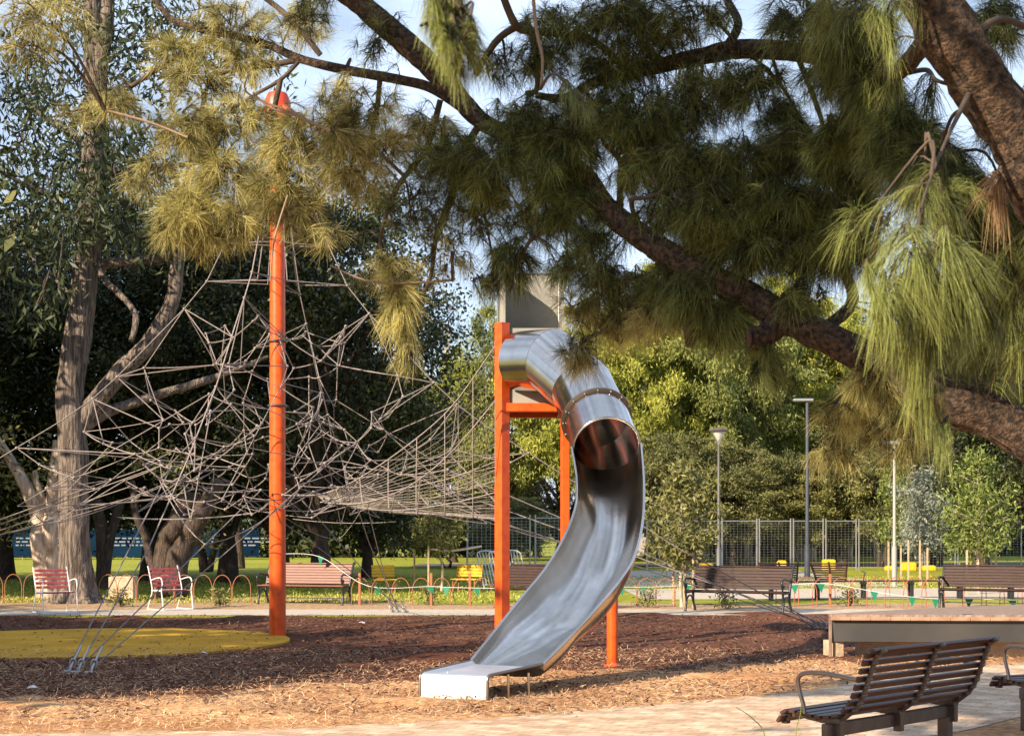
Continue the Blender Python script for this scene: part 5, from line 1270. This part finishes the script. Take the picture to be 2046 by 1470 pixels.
# (px,py,Y,rx,ry,tufts,needles,length,droop,spread); dry: masses in the sunlit tone
dry = [(470,60,10.2,110,60,22,60,.20,.15,1.0),(600,60,10,80,50,12,60,.2,.15,1),(350,110,10.3,70,40,12,55,.2,.1,1),(230,205,10.4,70,28,12,55,.2,.1,1),(160,235,10.5,50,20,5,45,.18,.1,1),
 (400,170,10.2,90,50,16,55,.2,.15,1),(500,130,10.1,50,40,9,55,.2,.2,1),(380,260,10,90,50,20,60,.2,.2,1),(480,250,10,90,60,20,60,.2,.2,1),(600,290,9.8,100,60,28,65,.2,.25,1),(690,270,9.7,80,60,24,65,.2,.3,1),
 (700,350,9.7,80,50,18,60,.2,.4,1),(450,350,10,100,60,28,65,.22,.3,1),(560,380,9.9,100,55,24,60,.2,.3,1),(380,430,9.9,70,50,22,65,.22,.35,.9),(340,460,9.9,35,30,10,60,.22,.3,.8),(470,440,9.9,90,40,18,55,.2,.35,.9),(590,430,9.9,70,40,10,50,.2,.3,.9),(300,350,10.1,60,50,8,50,.2,.2,1),(420,480,9.9,60,30,8,50,.2,.4,.9),(670,200,9.8,60,40,9,55,.2,.2,1),
 (650,470,9.8,60,30,5,40,.2,.3,1),(770,300,9.5,80,60,16,60,.22,.4,1),(730,210,9.6,80,40,12,55,.2,.3,1),(850,260,9.3,80,50,14,55,.2,.4,1),
 (800,620,9.6,38,60,16,65,.22,.7,.6),(790,540,9.6,60,40,10,50,.2,.5,.8),(810,700,9.6,26,30,5,45,.2,.8,.5),(1170,610,8.8,55,30,10,60,.22,.5,.8),(1240,650,8.8,60,30,10,60,.22,.5,.8),(1165,710,8.5,45,34,9,55,.2,.5,.8),(1320,640,8.6,60,34,10,55,.22,.6,.8),
 (1690,820,8.0,70,40,9,60,.20,.6,.8),(1660,900,8.1,50,36,8,45,.18,.7,.8),(1740,770,7.9,60,40,12,55,.2,.6,.8),(1790,860,8,60,60,10,50,.2,.7,.7),(100,40,9.5,120,60,14,50,.2,.3,1),(40,90,9.5,70,40,6,45,.2,.3,1),(905,520,9.4,40,40,4,40,.2,.6,.8)]
grn = [(1090,130,9,70,40,9,50,.22,.5,.9),(1340,70,8.8,60,40,7,50,.22,.5,.9),(1560,245,8.4,60,40,9,50,.22,.6,.9),(1750,250,7.8,60,40,9,50,.24,.7,.8),(1010,130,9.1,60,40,6,45,.22,.5,.9),(1330,270,8.8,90,50,14,55,.22,.7,.8),(1180,230,8.9,90,50,14,55,.22,.6,.9),(960,390,9.2,80,50,9,50,.22,.5,.9),(1000,330,9,110,70,26,55,.24,.5,.8),(900,330,9.2,90,60,20,55,.22,.5,.9),(1050,250,9,90,60,20,55,.24,.6,.8),(1130,300,8.9,80,70,22,55,.24,.7,.8),(1150,420,8.9,70,60,20,55,.24,.8,.7),(1100,360,8.9,70,50,14,50,.24,.8,.7),(950,440,9.2,90,50,8,40,.2,.4,1),(820,420,9.4,80,60,11,40,.2,.4,1),(880,480,9.4,60,50,5,38,.2,.4,1),
 (1240,130,8.9,110,60,22,50,.22,.5,.9),(1130,60,9,120,60,18,45,.22,.5,1),(1250,30,8.8,120,50,20,45,.24,.6,.9),(1280,240,8.8,110,70,28,55,.24,.7,.8),(1400,200,8.7,100,60,22,50,.22,.6,.9),(1400,30,8.6,90,40,10,40,.22,.5,1),(1380,330,8.6,110,60,26,55,.24,.8,.8),(1280,340,8.7,70,50,12,50,.24,.8,.8),
 (1500,180,8.5,90,60,16,45,.22,.6,.9),(1500,330,8.4,100,60,26,55,.22,.7,.8),(1430,420,8.4,110,60,30,55,.24,.8,.8),(1560,420,8.3,110,60,30,55,.24,.8,.8),(1330,430,8.6,60,50,12,50,.22,.8,.8),(1600,300,8.3,80,60,18,50,.22,.7,.8),(1600,50,8.2,90,60,16,45,.24,.6,.9),(1700,60,7.6,90,60,26,50,.28,.9,.7),(1670,150,8,70,50,12,50,.26,.8,.8),(1740,170,7.6,60,60,16,50,.28,.9,.7),
 (1700,290,8,90,60,26,55,.26,.8,.8),(1800,280,7.4,80,70,24,55,.28,.8,.8),(1850,340,7.2,80,60,26,55,.28,.8,.8),(1920,400,7,80,60,24,55,.28,.9,.7),(1690,400,8.1,90,60,24,55,.24,.8,.8),(1500,490,8.3,90,50,22,50,.24,.8,.7),(1620,510,8.2,90,50,20,50,.24,.8,.7),(1420,480,8.5,70,40,12,50,.24,.8,.7),(1380,590,8.4,60,50,12,50,.26,.9,.6),(1440,640,8.4,70,50,18,50,.26,.9,.6),(1330,570,8.6,60,40,12,50,.24,.8,.7),(1250,580,8.7,60,40,8,45,.22,.7,.8),
 (1530,720,8.2,40,50,8,50,.26,1,.5),(1600,600,8.1,50,40,8,45,.24,.8,.7),(2000,520,7,70,70,18,55,.28,.9,.6),(2030,620,7,60,80,14,55,.28,.9,.6),(1990,700,7.6,80,50,10,50,.24,.8,.7),(2010,250,7.3,60,60,8,45,.24,.6,.9),(1990,60,7,70,60,10,45,.24,.6,.9),(2020,430,7,60,50,12,50,.26,.8,.7),(1960,780,8.4,80,40,10,45,.24,.8,.8),(1860,690,8.2,70,60,12,50,.24,.8,.7),(1700,480,8,60,60,14,50,.26,.8,.7),(760,80,9.3,60,60,6,40,.2,.4,1),(620,20,9.6,60,40,6,40,.2,.4,1),
 (1050,440,9,80,40,10,45,.22,.6,.9),(1020,520,9,50,50,12,50,.24,.9,.6),(970,570,9,30,20,3,40,.2,.8,.6),(1180,500,8.8,60,50,12,45,.22,.8,.8),(1130,540,8.8,40,30,6,45,.22,.8,.8),(1200,560,8.7,60,30,8,45,.22,.7,.8)]
near = [(1840,500,5.2,90,70,26,80,.30,1.05,.45),(1780,560,5.2,60,70,18,80,.32,1.1,.4),(1900,560,5.3,70,70,20,80,.30,1.1,.4),(1830,660,5.3,45,60,14,80,.30,1.2,.4),(1960,610,5.4,60,60,14,75,.30,1.1,.4),(1850,780,5.4,25,60,8,75,.26,1.3,.3),(1730,440,5.6,60,40,8,60,.26,.8,.6),(1850,400,5.6,70,50,16,70,.28,.9,.5),(1870,830,5.5,22,40,4,60,.24,1.3,.3),
 (905,60,3.9,46,60,20,110,.16,1.1,.4),(925,110,3.9,34,24,6,90,.12,1.1,.45),(890,0,3.9,50,40,14,100,.16,1.1,.4),(1160,200,7.0,20,40,5,70,.26,1.0,.35),(1690,10,6.2,60,50,12,70,.28,1.0,.5),(1770,40,6,50,60,14,70,.28,1.1,.45)]
# a twig for the near sprays to hang from
limb([(1940,180,6.35),(1900,260,5.8),(1870,330,5.5),(1840,420,5.2),(1835,520,5.2)], [7,4,3,2.5,2], name='branch', m='twig', n=7)
limb([(850,-260,9.2),(880,-200,6.0),(900,-140,4.2),(900,-60,3.9)], [9,9,8,7], name='branch', m='twig', n=7)
SKEL = np.concatenate(limb_pts)
needle_mass(dry, 'needle_sunlit', 'olive_needles', 61, kt=2.4, kl=.60, kd=.6, kn=1.3, pd=.38)
needle_mass(grn, 'needle_green', 'green_needles', 62, kt=4.6, kl=.50, kd=.6, ks=1.2, kn=1.25)
needle_mass(near, 'needle_green', 'near_needles', 63, width=.0014, pd=.35, kt=.85, kl=.42, kd=.8, ks=1.25, kn=1.3)
needle_mass([(1985,375,6.3,20,28,5,60,.12,1.0,.4)], 'needle_brown', 'dead_needles', 64)

# the high crown of the casuarina above the frame
g = np.random.default_rng(90); nC = 90; C = np.stack([g.uniform(-3.5,6.5,nC), g.uniform(8.5,18,nC), g.uniform(0,3.2,nC)], 1); C[:,2] += np.maximum(8.2, 2.8+C[:,1]*.40)
idx = np.repeat(np.arange(nC), 260); pp = C[idx]+g.normal(0,.55,(len(idx),3))*np.array([1,1,.6]); V, F = leaves(pp-CT, .34, .022, g, droop=.6)
link('upper_crown', fastmesh('upper_crown', V, F, g.uniform(0,1,len(idx))), M['needle_green'], cas)
mb = MB()
for c in C[::4]: mb.tube(spline([CT+np.array([.25,.15,5.0]), (CT+np.array([0,0,8.5])+c)/2, c],5), list(np.linspace(.07,.015,11)), 6)
obj('upper_branch', mb, M['bark_cas'], cas, org=CT, smooth=60)
# ---------------------------------------------------------------- trees outside the frame whose shade falls into it
def shade_tree(label, x, y, H, spread, base, seed, lobes=70, nl=9000, leaf=.40, clump=1.0):
    return make_tree('shade_tree', label, 'tree', (x,y,0), M['leaf_mid'], M['bark_dark'], H=H, spread=spread, base=base, trunk_r=.3, lobes=lobes, leaf=leaf, nl=nl, seed=seed, clump=clump, group='trees standing left of the play area outside the view')
sh = SUN_DIR/abs(SUN_DIR.z)          # horizontal shift per metre of height
cot = math.hypot(sh.x, sh.y); dxy = np.array([sh.x, sh.y])/cot
# low dense trees up the light from the play area; their shade ends along the line seen in the photo
perp = np.array([-dxy[1], dxy[0]])   # to the left of the light
line0 = np.array([-1.86, 17.3])      # a point of the shade's right hand edge
st_ = shade_tree('bushy tree outside the view on the left', *(line0-dxy*14.5+perp*2.4), 9.2, 2.5, .5, 71)
for k, (d, p_, s) in enumerate(((14.0,6.0,1.0),(14.5,9.8,1.05),(14.0,13.6,1.0),(15.0,17.4,1.1),(16,21,1.1))):
    c = line0-dxy*d+perp*p_; dup(st_, (c[0],c[1],0), 1.3*k, ('second','third','fourth','fifth','sixth')[k]+' bushy tree from the camera in the row outside the view on the left', (s,s,s))
# tall trees left of the park that keep the figs behind the net in shade
tl_ = shade_tree('tall tree outside the view nearest the twin pale trunks', -19.5, 34.5, 21, 5.2, 2.5, 72, lobes=110, nl=15000, leaf=.5, clump=1.7)
for k, (x, y, s, l) in enumerate(((-25,38,1.0,'tall tree outside the view second from the play area'),(-29.5,43.5,1.05,'tall tree outside the view third from the play area'),(-22,44,.95,'tall tree outside the view behind the twin pale trunks'))):
    dup(tl_, (x,y,0), 1.7*k, l, s)
# unseen crown added left of the camera to shade the right hand limbs
ov = shade_tree('unseen high crown added beside the camera to shade the limbs', -4.2, 3.0, 9.8, 2.0, 6.2, 73, lobes=60, nl=7000, leaf=.30, clump=.7)

# unseen trees added behind the viewer for the steel to reflect
for k, (x, y, s, l) in enumerate(((3,-9,1.0,'tree added for reflections directly behind the viewer'),(10,-7,1.1,'tree added for reflections behind the viewer to the right'),(8,-16,1.2,'tree added for reflections farthest behind the viewer'),(-1,-14,1.1,'tree added for reflections behind the viewer to the left'))):
    dup(ov, (x,y,0), 1.1*k, l, (1.9*s,1.9*s,1.15*s))
